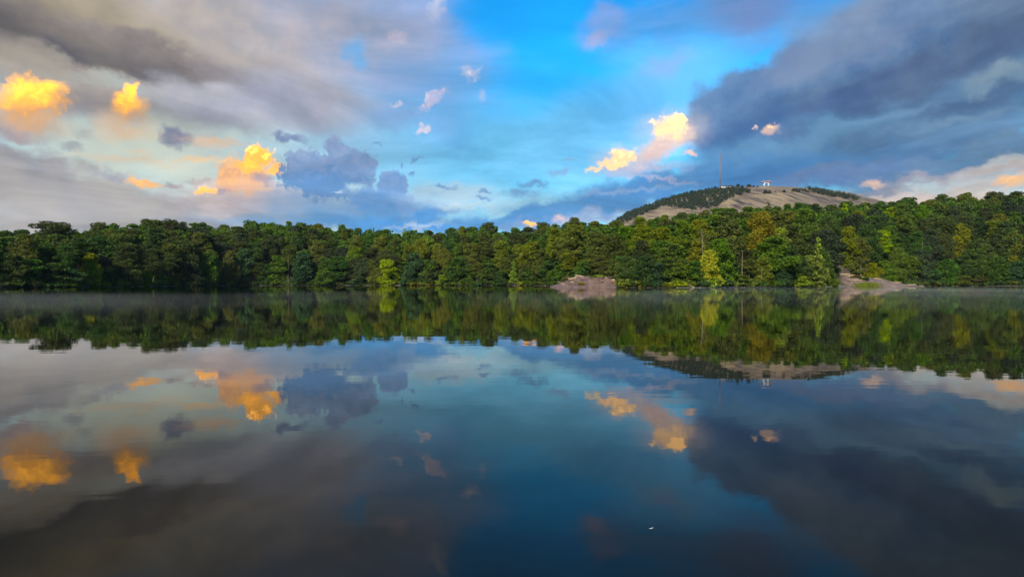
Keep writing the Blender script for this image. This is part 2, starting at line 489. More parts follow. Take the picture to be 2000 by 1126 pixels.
def cell(x0, x1, y0, y1):
    """the clouds that can reach one window of bearings, as a shader of their own"""
    mine = [(a, k) for a, k in L if (lambda b: b[1] > x0 and b[0] < x1 and b[3] > y0 and b[2] < y1)(cloud_reach(*a, **k))]
    t = bpy.data.node_groups.new('cloud_field', 'ShaderNodeTree')
    t.interface.new_socket('C', in_out='INPUT', socket_type='NodeSocketColor')
    for k in 'LMST':
        t.interface.new_socket(k, in_out='INPUT', socket_type='NodeSocketVector')
        t.interface.new_socket('N' + k, in_out='INPUT', socket_type='NodeSocketFloat')
    t.interface.new_socket('C', in_out='OUTPUT', socket_type='NodeSocketColor')
    gi, go = t.nodes.new('NodeGroupInput'), t.nodes.new('NodeGroupOutput')
    c = gi.outputs['C']
    P = {}
    for i, (a, k) in enumerate(mine):
        if i % 4 == 0:
            P = {}
        w = k.get('w', 'M')
        if w not in P:        # a hair of the colour below: makes the renderer work the bodies through in turn
            o = t.nodes.new('ShaderNodeVectorMath')
            o.operation = 'MULTIPLY_ADD'
            t.links.new(c, o.inputs[0])
            o.inputs[1].default_value = (1e-7, 1e-7, 0)
            t.links.new(gi.outputs[w], o.inputs[2])
            P[w] = o.outputs[0]
        c = cloud(t, gi, c, P[w], *a, **k)
    t.links.new(c, go.inputs[0])
    n = wn('ShaderNodeGroup', node_tree=t)
    wl(C, n.inputs['C'])
    for k in 'LMST':
        wl(W[k], n.inputs[k])
        wl(N[k], n.inputs['N' + k])
    b = wn('ShaderNodeBackground')
    b.inputs['Strength'].default_value = WB
    tx = wn('ShaderNodeMix', data_type='RGBA', blend_type='MULTIPLY')
    tx.inputs[0].default_value = 1.0
    wl(n.outputs[0], tx.inputs[6])
    wl(texture, tx.inputs[7])
    wl(tx.outputs[2], b.inputs['Color'])
    return b.outputs[0]


def switch(test, no, yes):
    m = wn('ShaderNodeMixShader')
    wl(test, m.inputs[0])
    wl(no, m.inputs[1])
    wl(yes, m.inputs[2])
    return m.outputs[0]


# windows: columns of bearing, each split into high and low sky
cuts = [-900, 250, 450, 640, 850, 1130, 1300, 1560, 1760, 2900]
EL_CUT = 12.0


def column(x0, x1):
    def py_at(px):
        u = (px - 1000) / FOC
        return HOR - math.tan(R(EL_CUT)) * math.sqrt(1 + u * u) * FOC
    a, b = py_at(min(max(x0, -300), 2300)), py_at(min(max(x1, -300), 2300))
    lo, hi = min(a, b, py_at(1000) if x0 < 1000 < x1 else a), max(a, b, py_at(1000) if x0 < 1000 < x1 else a)
    return switch(wmath('GREATER_THAN', w_el, EL_CUT), cell(x0, x1, lo, 900), cell(x0, x1, -900, hi))


def columns(lo, hi):
    if hi - lo == 1:
        return column(cuts[lo], cuts[hi])
    mid = (lo + hi) // 2
    return switch(wmath('GREATER_THAN', w_az, bearing(cuts[mid], HOR)[0]), columns(lo, mid), columns(mid, hi))


laid = columns(0, len(cuts) - 1)
plain = wn('ShaderNodeBackground')
plain.inputs['Strength'].default_value = WB
wl(C, plain.inputs['Color'])
outside = wmath('MAXIMUM', wmath('GREATER_THAN', wmath('ABSOLUTE', w_az), 62), wmath('GREATER_THAN', w_el, 40))
wo = wn('ShaderNodeOutputWorld')
wl(switch(outside, laid, plain.outputs[0]), wo.inputs['Surface'])

# ------------------------------------------------------------------ helpers
def tag(o, label=None, cat=None, group=None, kind=None):
    for k, v in (('label', label), ('category', cat), ('group', group), ('kind', kind)):
        if v:
            o[k] = v
    return o


def mesh_np(name, verts, quads=None, tris=None, smooth=False):
    """mesh from numpy arrays"""
    me = bpy.data.meshes.new(name)
    verts = np.asarray(verts, dtype=np.float32).reshape(-1, 3)
    loops, starts, n = [], [], 0
    if quads is not None and len(quads):
        q = np.asarray(quads, dtype=np.int32).reshape(-1, 4)
        loops.append(q.ravel())
        starts.append(np.arange(len(q), dtype=np.int32) * 4)
        n = q.size
    if tris is not None and len(tris):
        t = np.asarray(tris, dtype=np.int32).reshape(-1, 3)
        loops.append(t.ravel())
        starts.append(np.arange(len(t), dtype=np.int32) * 3 + n)
    loops, starts = np.concatenate(loops), np.concatenate(starts)
    me.vertices.add(len(verts))
    me.vertices.foreach_set('co', verts.ravel())
    me.loops.add(len(loops))
    me.loops.foreach_set('vertex_index', loops)
    me.polygons.add(len(starts))
    me.polygons.foreach_set('loop_start', starts)
    if smooth:
        me.polygons.foreach_set('use_smooth', np.ones(len(starts), dtype=bool))
    me.update(calc_edges=True)
    return me


def obj(name, me, mat=None, parent=None, loc=None):
    o = bpy.data.objects.new(name, me)
    col.objects.link(o)
    if mat and not me.materials:
        me.materials.append(mat)
    if parent:
        o.parent = parent
    if loc is not None:
        o.location = loc
    return o


def empty(name, loc, rz=0.0, scale=(1, 1, 1)):
    o = bpy.data.objects.new(name, None)
    o.empty_display_size = .2
    o.location = loc
    o.rotation_euler = (0, 0, rz)
    o.scale = scale
    col.objects.link(o)
    return o


class Build:
    """collects boxes, bars and tapered tubes into one mesh"""

    def __init__(self):
        self.v, self.q, self.t = [], [], []

    def box(self, c, s, rz=0.0):
        n = len(self.v)
        ca, sa = math.cos(rz), math.sin(rz)
        for dx in (-.5, .5):
            for dy in (-.5, .5):
                for dz in (-.5, .5):
                    x, y = dx * s[0], dy * s[1]
                    self.v.append((c[0] + ca * x - sa * y, c[1] + sa * x + ca * y, c[2] + dz * s[2]))
        self.q += [[n + i for i in f] for f in ((0, 1, 3, 2), (4, 6, 7, 5), (0, 4, 5, 1), (2, 3, 7, 6), (0, 2, 6, 4), (1, 5, 7, 3))]
        return self

    def tube(self, pts, rads, sides=6):
        n0 = len(self.v)
        for k, (p, r) in enumerate(zip(pts, rads)):
            p = Vector(p)
            a = Vector(pts[min(k + 1, len(pts) - 1)]) - Vector(pts[max(k - 1, 0)])
            a = a.normalized() if a.length > 1e-9 else Vector((0, 0, 1))
            b = a.cross(Vector((.31, .95, .02))).normalized()
            c = a.cross(b)
            for i in range(sides):
                th = 2 * math.pi * i / sides
                self.v.append(tuple(p + (b * math.cos(th) + c * math.sin(th)) * r))
        for k in range(len(pts) - 1):
            for i in range(sides):
                j = (i + 1) % sides
                self.q.append([n0 + k * sides + i, n0 + k * sides + j, n0 + (k + 1) * sides + j, n0 + (k + 1) * sides + i])
        e = n0 + (len(pts) - 1) * sides
        for i in range(1, sides - 1):
            self.t.append([n0, n0 + i + 1, n0 + i])
            self.t.append([e, e + i, e + i + 1])
        return self

    def mesh(self, name, smooth=False):
        return mesh_np(name, self.v, self.q, self.t, smooth)

    def build(self, name, mat, parent=None, loc=None, smooth=False):
        return obj(name, self.mesh(name, smooth), mat, parent, loc)


def sm(a, b, x):
    t = np.clip((np.asarray(x, dtype=float) - a) / (b - a), 0, 1)
    return t * t * (3 - 2 * t)


def fnoise(x, y, f=1.0, seed=0, octaves=4):
    """cheap smooth noise from summed sines, about -1..1"""
    rg = np.random.default_rng(seed)
    out, amp = 0, 1.0
    for _ in range(octaves):
        for _k in range(3):
            th, ph = rg.uniform(0, 6.283), rg.uniform(0, 6.283)
            out = out + amp / 3 * np.sin((x * math.cos(th) + y * math.sin(th)) * f + ph)
        f, amp = f * 2.1, amp * .5
    return out


# ------------------------------------------------------------------ materials
def material(name):
    m = bpy.data.materials.new(name)
    m.use_nodes = True
    nt = m.node_tree
    return m, nt, nt.nodes['Principled BSDF']


def nn(nt, ty, **kw):
    n = nt.nodes.new(ty)
    for k, v in kw.items():
        setattr(n, k, v)
    return n


def ramp(nt, src, stops):
    r = nn(nt, 'ShaderNodeValToRGB')
    el = r.color_ramp.elements
    while len(el) < len(stops):
        el.new(.5)
    for e, (p, c) in zip(el, stops):
        e.position = p
        e.color = tuple(c) + (1,)
    nt.links.new(src, r.inputs[0])
    return r.outputs[0]


def noise_tex(nt, scale, detail=4, rough=.55, coord='Object', stretch=None, rot=None, dist=0.0):
    tc = nn(nt, 'ShaderNodeTexCoord')
    n = nn(nt, 'ShaderNodeTexNoise')
    n.inputs['Scale'].default_value = scale
    n.inputs['Detail'].default_value = detail
    n.inputs['Roughness'].default_value = rough
    n.inputs['Distortion'].default_value = dist
    src = tc.outputs[coord]
    if stretch:
        mp = nn(nt, 'ShaderNodeMapping')
        mp.inputs['Scale'].default_value = stretch
        if rot:
            mp.inputs['Rotation'].default_value = rot
        nt.links.new(src, mp.inputs['Vector'])
        src = mp.outputs[0]
    nt.links.new(src, n.inputs['Vector'])
    return n.outputs[0]


def bump(nt, b, src, strength, dist):
    n = nn(nt, 'ShaderNodeBump')
    n.inputs['Strength'].default_value = strength
    n.inputs['Distance'].default_value = dist
    nt.links.new(src, n.inputs['Height'])
    nt.links.new(n.outputs[0], b.inputs['Normal'])
    return n


def plain_mat(name, c, rough=.6, metallic=0.0, var=.25, scale=1.5):
    m, nt, b = material(name)
    n = noise_tex(nt, scale, 5)
    c = np.array(c)
    nt.links.new(ramp(nt, n, [(.3, c * (1 - var)), (.7, c * (1 + var))]), b.inputs['Base Color'])
    b.inputs['Roughness'].default_value = rough
    b.inputs['Metallic'].default_value = metallic
    return m


def leaf_mat(name, c, trans=.3, vary=1.0):
    """foliage: colour changes from tree to tree and from clump to clump"""
    m, nt, b = material(name)
    c = np.array(c)
    n = noise_tex(nt, .55, 3, .6)
    base = ramp(nt, n, [(.28, c * np.array((.62, .66, .75))), (.5, c), (.72, c * np.array((1.5, 1.35, 1.1)))])
    oi = nn(nt, 'ShaderNodeObjectInfo')
    hs = nn(nt, 'ShaderNodeHueSaturation')
    for sock, lo, hi in (('Hue', .485, .515), ('Value', .72, 1.3), ('Saturation', .85, 1.1)):
        mr = nn(nt, 'ShaderNodeMapRange')
        mid = .5 if sock == 'Hue' else 1.0
        mr.inputs['To Min'].default_value = mid + (lo - mid) * vary
        mr.inputs['To Max'].default_value = mid + (hi - mid) * vary
        if sock == 'Hue':
            fr = nn(nt, 'ShaderNodeMath', operation='MULTIPLY')
            nt.links.new(oi.outputs['Random'], fr.inputs[0])
            fr.inputs[1].default_value = 7.31
            f2 = nn(nt, 'ShaderNodeMath', operation='FRACT')
            nt.links.new(fr.outputs[0], f2.inputs[0])
            nt.links.new(f2.outputs[0], mr.inputs['Value'])
        else:
            nt.links.new(oi.outputs['Random'], mr.inputs['Value'])
        nt.links.new(mr.outputs[0], hs.inputs[sock])
    nt.links.new(base, hs.inputs['Color'])
    nt.nodes.remove(b)
    d = nn(nt, 'ShaderNodeBsdfDiffuse')
    t = nn(nt, 'ShaderNodeBsdfTranslucent')
    nt.links.new(hs.outputs[0], d.inputs[0])
    nt.links.new(hs.outputs[0], t.inputs[0])
    mx = nn(nt, 'ShaderNodeMixShader')
    mx.inputs[0].default_value = trans
    nt.links.new(d.outputs[0], mx.inputs[1])
    nt.links.new(t.outputs[0], mx.inputs[2])
    nt.links.new(mx.outputs[0], nt.nodes['Material Output'].inputs[0])
    return m


LEAF = {
    'pine': leaf_mat('pine_needles', (.064, .082, .020)),
    'deep': leaf_mat('deep_green_leaves', (.046, .086, .018)),
    'mid': leaf_mat('mid_green_leaves', (.078, .128, .016)),
    'olive': leaf_mat('olive_green_leaves', (.112, .130, .016)),
    'bright': leaf_mat('yellow_green_leaves', (.170, .235, .018)),
    'yellow': leaf_mat('yellow_leaves', (.290, .300, .012), vary=.25),
    'teal': leaf_mat('blue_green_leaves', (.040, .088, .032)),
    'slate': leaf_mat('slate_green_leaves', (.046, .066, .030)),
    'rust': leaf_mat('rusty_olive_leaves', (.155, .125, .018)),
    'hill': leaf_mat('far_hill_leaves', (.040, .060, .030)),
}
BARK = plain_mat('pine_bark', (.115, .085, .065), .9, scale=3)
BARK_PALE = plain_mat('pale_bark', (.19, .165, .13), .85, scale=3)


def granite(name, dark, mid, pale, streak=(.02, .2, .05), scale=1.0, rot=None):
    m, nt, b = material(name)
    big = noise_tex(nt, .05 * scale, 6, .65, stretch=None)
    st = noise_tex(nt, scale, 5, .62, stretch=streak, rot=rot, dist=.6)
    fine = noise_tex(nt, 1.4 * scale, 5, .7)
    a = ramp(nt, st, [(.34, dark), (.5, mid), (.66, pale)])
    c = ramp(nt, big, [(.35, np.array(mid) * .82), (.65, np.array(pale) * .95)])
    mx = nn(nt, 'ShaderNodeMix', data_type='RGBA')
    mx.inputs[0].default_value = .42
    nt.links.new(a, mx.inputs[6])
    nt.links.new(c, mx.inputs[7])
    mul = nn(nt, 'ShaderNodeMix', data_type='RGBA', blend_type='MULTIPLY')
    mul.inputs[0].default_value = 1
    nt.links.new(mx.outputs[2], mul.inputs[6])
    nt.links.new(ramp(nt, fine, [(.3, (.72, .72, .74)), (.7, (1.15, 1.13, 1.1))]), mul.inputs[7])
    nt.links.new(mul.outputs[2], b.inputs['Base Color'])
    b.inputs['Roughness'].default_value = .85
    bump(nt, b, st, .6, .6 / scale)
    return m


# ------------------------------------------------------------------ the lie of the land, as tables over the bearing u = x / y given as 1000 + 1333 u
def tab(*pairs):
    xs = [p[0] for p in pairs]
    ys = [p[1] for p in pairs]
    return lambda x: np.interp(x, xs, ys)


SHORE = tab((-700, 150), (-300, 185), (0, 225), (150, 250), (300, 300), (480, 385), (700, 400), (1000, 392), (1065, 375), (1090, 290), (1130, 244), (1215, 226),
            (1340, 220), (1480, 236), (1600, 268), (1700, 318), (1850, 350), (2000, 350), (2300, 320), (2700, 240))
BACK = tab((-700, 230), (-300, 270), (0, 312), (300, 385), (480, 465), (1000, 480), (1090, 420), (1200, 400), (1400, 430), (1600, 455), (1850, 490), (2000, 485), (2300, 440), (2700, 340))
SKYLINE = tab((-700, 440), (0, 450), (40, 448), (75, 452), (105, 437), (135, 440), (158, 454), (195, 438), (250, 436), (290, 431), (350, 434), (400, 436), (440, 440), (490, 434), (530, 435),
              (565, 434), (610, 437), (640, 441), (690, 442), (730, 447), (770, 450), (800, 448), (870, 450), (900, 445), (955, 439), (990, 452), (1010, 447), (1060, 438), (1090, 440), (1120, 430), (1160, 435),
              (1200, 432), (1250, 427), (1300, 422), (1330, 419), (1400, 406), (1450, 404), (1500, 398), (1560, 398), (1600, 401), (1650, 397), (1700, 397), (1740, 391),
              (1770, 388), (1800, 391), (1840, 384), (1890, 380), (1910, 387), (1940, 378), (1980, 376), (2000, 375), (2700, 400))
SKY_SMOOTH = tab((-700, 445), (0, 446), (300, 437), (600, 439), (800, 449), (1000, 446), (1200, 433), (1400, 408), (1600, 399), (1800, 388), (2000, 377), (2700, 400))
BACK_TREE = 21.0
NEAR_Y = 1.1


def ground_z(x, y):
    """height of the land; below 0 in the lake"""
    x, y = np.asarray(x, dtype=float), np.asarray(y, dtype=float)
    yy = np.maximum(y, 1e-3)
    px = np.clip(1000 + FOC * x / yy, -700, 2700)
    side = np.abs(x) / np.maximum(yy, 1)             # far off to the sides the lake closes
    F = SHORE(px)
    B = BACK(px)
    Y = np.where(y > 0, np.maximum(y, np.hypot(x, y) / 1.62), 0)
    d = Y - F + fnoise(x, y, .11, 3, 3) * 1.6
    top = (HOR - SKY_SMOOTH(px)) / FOC * B + EYE - BACK_TREE
    s = np.clip(d / np.maximum(B - F, 1), 0, 1)
    hill = top * s ** .85 * sm(3, 48, d)
    fall = 1 - .75 * sm(20, 500, d - (B - F))
    hill = np.where(d > (B - F), np.maximum(top * fall, 6), hill)
    land = .32 * (1 - np.exp(-np.maximum(d, 0) / 4)) + hill + fnoise(x, y, .05, 5, 3) * .8 * sm(8, 40, d)
    bed = -np.minimum(1.8, np.maximum(-d, 0) * .12)
    near = NEAR_Y + fnoise(x, x * 0, .21, 8, 3) * .35 - .0015 * x * x / (1 + abs(x) * .02)
    e = near - y
    bed = np.maximum(bed, -np.minimum(1.8, np.maximum(-e, 0) * .35))
    z = np.where(d > 0, land, bed)
    shore_land = .03 + .05 * np.maximum(e, 0) / (1 + np.maximum(e, 0) * .01) + .04 * fnoise(x, y, .9, 9, 3) * sm(0, 2, e)
    return np.where(e > 0, shore_land, z)


def ground_at(x, y):
    return float(ground_z(np.array([x]), np.array([y]))[0])


rad = np.concatenate([np.array([.4, .8, 1.2, 1.6, 2, 2.6, 3.4, 4.5, 6, 8, 11, 15, 21, 30, 45, 65, 90, 120, 145, 165]), np.arange(180, 520, 4.0), np.geomspace(525, 3300, 36)])
ang = np.concatenate([np.linspace(-180, -44, 100, endpoint=False), np.linspace(-44, 44, 340, endpoint=False), np.linspace(44, 180, 100, endpoint=False)]) * math.pi / 180
rr, aa = np.meshgrid(rad, ang, indexing='ij')
gx, gy = rr * np.sin(aa), rr * np.cos(aa)
gz = ground_z(gx, gy)
nr, na = rr.shape
idx = np.arange(nr * na).reshape(nr, na)
q = np.stack([idx[:-1], np.roll(idx[:-1], -1, 1), np.roll(idx[1:], -1, 1), idx[1:]], -1).reshape(-1, 4)[:, ::-1]
gv = np.stack([gx, gy, gz], -1).reshape(-1, 3)
gv = np.vstack([gv, [[0, 0, ground_at(0, .01)]]])
ctr = len(gv) - 1
tri = np.stack([np.full(na, ctr), np.roll(idx[0], -1), idx[0]], -1)

m, nt, b = material('forest_floor')
geo = nn(nt, 'ShaderNodeNewGeometry')
sp = nn(nt, 'ShaderNodeSeparateXYZ')
nt.links.new(geo.outputs['Position'], sp.inputs[0])
n1 = noise_tex(nt, .12, 6, .6)
floor_c = ramp(nt, n1, [(.3, (.035, .026, .016)), (.5, (.055, .043, .024)), (.7, (.05, .062, .022))])
mud_c = ramp(nt, noise_tex(nt, .5, 5, .6), [(.3, (.06, .05, .038)), (.7, (.17, .145, .115))])
mr = nn(nt, 'ShaderNodeMapRange')
mr.inputs['From Min'].default_value = .42
mr.inputs['From Max'].default_value = .2
nt.links.new(sp.outputs[2], mr.inputs['Value'])
mx = nn(nt, 'ShaderNodeMix', data_type='RGBA')
nt.links.new(mr.outputs[0], mx.inputs[0])
nt.links.new(floor_c, mx.inputs[6])
nt.links.new(mud_c, mx.inputs[7])
nt.links.new(mx.outputs[2], b.inputs['Base Color'])
b.inputs['Roughness'].default_value = .95
bump(nt, b, noise_tex(nt, 2.5, 5, .7), .5, .15)
GROUND_MAT = m
ground = obj('ground', mesh_np('ground', gv, q, tri, smooth=True), GROUND_MAT)
tag(ground, 'brown forest floor and muddy banks around the lake', kind='structure')

# ------------------------------------------------------------------ water
m, nt, b = material('lake_water')
swell = noise_tex(nt, .9, 3, .5, stretch=(.35, 1.0, 1), dist=.3)
ripple = noise_tex(nt, 4.2, 2, .5, stretch=(.45, 1.0, 1))
patchy = noise_tex(nt, .035, 3, .55, stretch=(.45, 1, 1))
b1 = nn(nt, 'ShaderNodeBump')
b1.inputs['Distance'].default_value = 1.0
nt.links.new(swell, b1.inputs['Height'])
pr = nn(nt, 'ShaderNodeMapRange')
pr.inputs['From Min'].default_value = .4
pr.inputs['From Max'].default_value = .65
pr.inputs['To Min'].default_value = .0018
pr.inputs['To Max'].default_value = .0055
nt.links.new(patchy, pr.inputs['Value'])
nt.links.new(pr.outputs[0], b1.inputs['Strength'])
b2 = nn(nt, 'ShaderNodeBump')
b2.inputs['Distance'].default_value = 1.0
b2.inputs['Strength'].default_value = .0008
nt.links.new(ripple, b2.inputs['Height'])
nt.links.new(b1.outputs[0], b2.inputs['Normal'])
nt.nodes.remove(b)
fr = nn(nt, 'ShaderNodeFresnel')
fr.inputs['IOR'].default_value = 1.333
nt.links.new(b2.outputs[0], fr.inputs['Normal'])
pw = nn(nt, 'ShaderNodeMath', operation='POWER')
nt.links.new(fr.outputs[0], pw.inputs[0])
pw.inputs[1].default_value = 1.5
sc2 = nn(nt, 'ShaderNodeMath', operation='MULTIPLY', use_clamp=True)
nt.links.new(pw.outputs[0], sc2.inputs[0])
sc2.inputs[1].default_value = 1.62
df = nn(nt, 'ShaderNodeBsdfDiffuse')
df.inputs[0].default_value = (.0045, .0050, .0035, 1)
gl = nn(nt, 'ShaderNodeBsdfGlossy')
gl.inputs['Color'].default_value = (.92, .89, .84, 1)
gl.inputs['Roughness'].default_value = .012
nt.links.new(b2.outputs[0], gl.inputs['Normal'])
wm = nn(nt, 'ShaderNodeMixShader')
nt.links.new(sc2.outputs[0], wm.inputs[0])
nt.links.new(df.outputs[0], wm.inputs[1])
nt.links.new(gl.outputs[0], wm.inputs[2])
nt.links.new(wm.outputs[0], nt.nodes['Material Output'].inputs[0])
WATER_MAT = m
xs = np.linspace(-700, 700, 29)
ys = np.concatenate([[-60, -30, -10, 0, 3, 8, 20, 40, 80], np.linspace(120, 700, 16)])
wx, wy = np.meshgrid(xs, ys, indexing='ij')
ii = np.arange(wx.size).reshape(wx.shape)
water = obj('lake', mesh_np('lake', np.stack([wx, wy, wx * 0], -1), np.stack([ii[:-1, :-1], ii[1:, :-1], ii[1:, 1:], ii[:-1, 1:]], -1)), WATER_MAT)
tag(water, 'still dark lake mirroring the clouds and the trees', kind='structure')

# ------------------------------------------------------------------ the granite mountain behind the wood
MY = 1675.0
MPX = MY / FOC
CREST = tab(*[((px - 1000) * MPX, (HOR - py) * MPX + EYE) for px, py in
              ((800, 552), (900, 535), (1000, 505), (1080, 478), (1140, 455), (1185, 436), (1240, 411), (1290, 390), (1340, 376), (1400, 367.5), (1450, 364.5), (1500, 364.5),
               (1560, 369), (1620, 378), (1672, 390), (1704, 402), (1740, 420), (1820, 455), (1920, 490), (2050, 510), (2250, 552))])
xs = np.linspace(-280, 1600, 300)
ts = np.concatenate([np.linspace(-1.05, 0, 24, endpoint=False), np.linspace(0, 1.05, 120)])


def mountain_z(x, t):
    zc = CREST(x)
    # smooth the crest table
    for dx in (-28, -14, 14, 28):
        zc = zc + CREST(x + dx)
    zc = zc / 5
    a = np.abs(t)
    gfun = 1 - a ** 1.65
    rough = fnoise(x, t * 640, .02, 21, 4) * 3 * sm(.06, .3, a) + fnoise(x + t * 240, t * 60, .06, 22, 3) * 1.2 * sm(.03, .2, a)
    return zc * gfun + rough - 2


tx, tt = np.meshgrid(xs, ts, indexing='ij')
mz = mountain_z(tx, tt)
my = MY - tt * 620
ii = np.arange(tx.size).reshape(tx.shape)
m, nt, b = material('mountain_granite')
tc = nn(nt, 'ShaderNodeTexCoord')
def hill_streak(scale, detail, rough, angle, along):
    """noise drawn out down the slope"""
    tc = nn(nt, 'ShaderNodeTexCoord')
    r1 = nn(nt, 'ShaderNodeMapping')
    r1.inputs['Rotation'].default_value = (0, 0, R(angle))
    r2 = nn(nt, 'ShaderNodeMapping')
    r2.inputs['Scale'].default_value = (1, along, along)
    n = nn(nt, 'ShaderNodeTexNoise')
    for k, v in (('Scale', scale), ('Detail', detail), ('Roughness', rough), ('Distortion', .25)):
        n.inputs[k].default_value = v
    nt.links.new(tc.outputs['Object'], r1.inputs[0])
    nt.links.new(r1.outputs[0], r2.inputs[0])
    nt.links.new(r2.outputs[0], n.inputs['Vector'])
    return n.outputs[0]


st1 = hill_streak(.07, 6, .66, -19, .2)
st2 = noise_tex(nt, .012, 5, .6)
st3 = hill_streak(.2, 4, .65, -19, .12)
a1 = ramp(nt, st1, [(.36, (.022, .018, .018)), (.43, (.092, .068, .050)), (.50, (.172, .130, .078)), (.62, (.218, .168, .102)), (.75, (.27, .22, .145))])
a2 = ramp(nt, st2, [(.35, (.62, .60, .66)), (.6, (1.05, 1.0, .92))])
a3 = ramp(nt, st3, [(.36, (.5, .46, .48)), (.48, (1, 1, 1))])
prev = a1
for nx in (a2, a3):
    mu = nn(nt, 'ShaderNodeMix', data_type='RGBA', blend_type='MULTIPLY')
    mu.inputs[0].default_value = 1
    nt.links.new(prev, mu.inputs[6])
    nt.links.new(nx, mu.inputs[7])
    prev = mu.outputs[2]
nt.links.new(prev, b.inputs['Base Color'])
b.inputs['Roughness'].default_value = .9
bump(nt, b, st1, .7, 5)
mountain = obj('mountain', mesh_np('mountain', np.stack([tx, my, mz], -1), np.stack([ii[:-1, :-1], ii[:-1, 1:], ii[1:, 1:], ii[1:, :-1]], -1), smooth=True), m)
tag(mountain, 'bare streaked granite dome rising behind the forest', kind='structure')


def to_px(x, y, z):
    return 1000 + FOC * x / y, HOR - FOC * (z - EYE) / y


def mountain_point(px, py):
    """the spot on the mountain's near face seen at a picture position, or None"""
    best = None
    for t in np.linspace(0, .9, 220):
        y = MY - t * 620
        x = (px - 1000) / FOC * y
        z = float(mountain_z(np.array([x]), np.array([t]))[0])
        e = abs(to_px(x, y, z)[1] - py)
        if best is None or e < best[0]:
            best = (e, x, y, z)
    return best if best[0] < 2.5 else None

# ------------------------------------------------------------------ trees: shapes
def leaf_quads(centres, size, rng, up=.45, jitter=.35):
    """small leaf-spray faces at the given points"""
    n = len(centres)
    nrm = rng.normal(size=(n, 3))
    nrm[:, 2] += up * 2
    nrm /= np.linalg.norm(nrm, axis=1, keepdims=True)
    a = rng.normal(size=(n, 3))
    a -= nrm * np.sum(a * nrm, 1, keepdims=True)
    a /= np.linalg.norm(a, axis=1, keepdims=True)
    b = np.cross(nrm, a)
    s = (size * rng.uniform(1 - jitter, 1 + jitter, n))[:, None]
    el = rng.uniform(.55, 1.0, n)[:, None]
    bend = nrm * s * rng.uniform(-.3, .3, n)[:, None]
    v = np.stack([centres - a * s, centres - b * s * el + bend, centres + a * s, centres + b * s * el + bend], 1)
    return v.reshape(-1, 3)


def clump_points(c, r, n, rng, shell=.62):
    """points through an ellipsoid clump, thick at its skin, ragged"""
    d = rng.normal(size=(n, 3))
    d /= np.linalg.norm(d, axis=1, keepdims=True)
    k = rng.uniform(shell, 1.08, n) ** .8
    k = np.where(rng.random(n) < .12, k * rng.uniform(1.0, 1.3, n), k)
    return np.asarray(c) + d * np.asarray(r) * k[:, None]


def crown_mesh(name, clumps, size, rng, per_area, up=.45):
    pts = []
    for c, r in clumps:
        area = 4 * math.pi * ((r[0] * r[1] + r[0] * r[2] + r[1] * r[2]) / 3)
        pts.append(clump_points(c, r, max(12, int(area * per_area)), rng))
    v = leaf_quads(np.vstack(pts), size, rng, up)
    return mesh_np(name, v, np.arange(len(v)).reshape(-1, 4))


def trunk_mesh(name, h, r0, r1, limbs, lean=(0, 0), rng=None):
    b = Build()
    k = 6
    pts = [(lean[0] * (i / k) ** 1.5 + (rng.normal() * r0 * .4 if 0 < i < k else 0), lean[1] * (i / k) ** 1.5, h * i / k - .5 * (i == 0)) for i in range(k + 1)]
    b.tube(pts, [r0 * 1.35] + [r0 + (r1 - r0) * i / k for i in range(1, k + 1)], 7)
    for (z, tip, rr) in limbs:
        f = z / h
        s = Vector((lean[0] * f ** 1.5, lean[1] * f ** 1.5, z))
        tip = Vector(tip)
        mid = s.lerp(tip, .55) + Vector((0, 0, -.06 * (tip - s).length))
        b.tube([s, mid, tip], [rr, rr * .7, rr * .3], 5)
    return b.mesh(name, True)


def make_broadleaf(i, h, w, low, n, rng, size=.31, dens=6.0, tier=False):
    """rounded crown of many lobes on spreading limbs; `low`: where foliage begins, as a share of the height"""
    clumps, limbs = [], []
    for k in range(n):
        f = (k + rng.random()) / n
        z = h * (low + (1 - low) * f)
        prof = math.sin(math.pi * min(1, .16 + .80 * f) ** .85) ** .75
        ra = w / 2 * prof * math.sqrt(rng.uniform(.12, 1)) * .92
        th = rng.uniform(0, 6.283)
        cr = rng.uniform(.15, .27) * w * (1 - .3 * f)
        flat = rng.uniform(.62, .82) if tier else rng.uniform(.75, 1.0)
        c = (math.cos(th) * ra, math.sin(th) * ra, min(z, h - cr * flat))
        clumps.append((c, (cr * 1.15, cr * 1.15, cr * flat)))
        if k % 2 == 0:
            limbs.append((max(h * .08, c[2] * .72), c, .05 + .0035 * h))
    clumps.append(((0, 0, h * (low + .5 * (1 - low))), (w * .2, w * .2, h * (1 - low) * .36)))
    cm = crown_mesh('broadleaf_crown', clumps, size, rng, dens)
    tm = trunk_mesh('broadleaf_trunk', h * .85, .012 * h + .06, .05, limbs, (rng.normal() * .4, rng.normal() * .4), rng)
    return dict(kind='broad', h=h, w=w, crown=cm, trunk=tm)


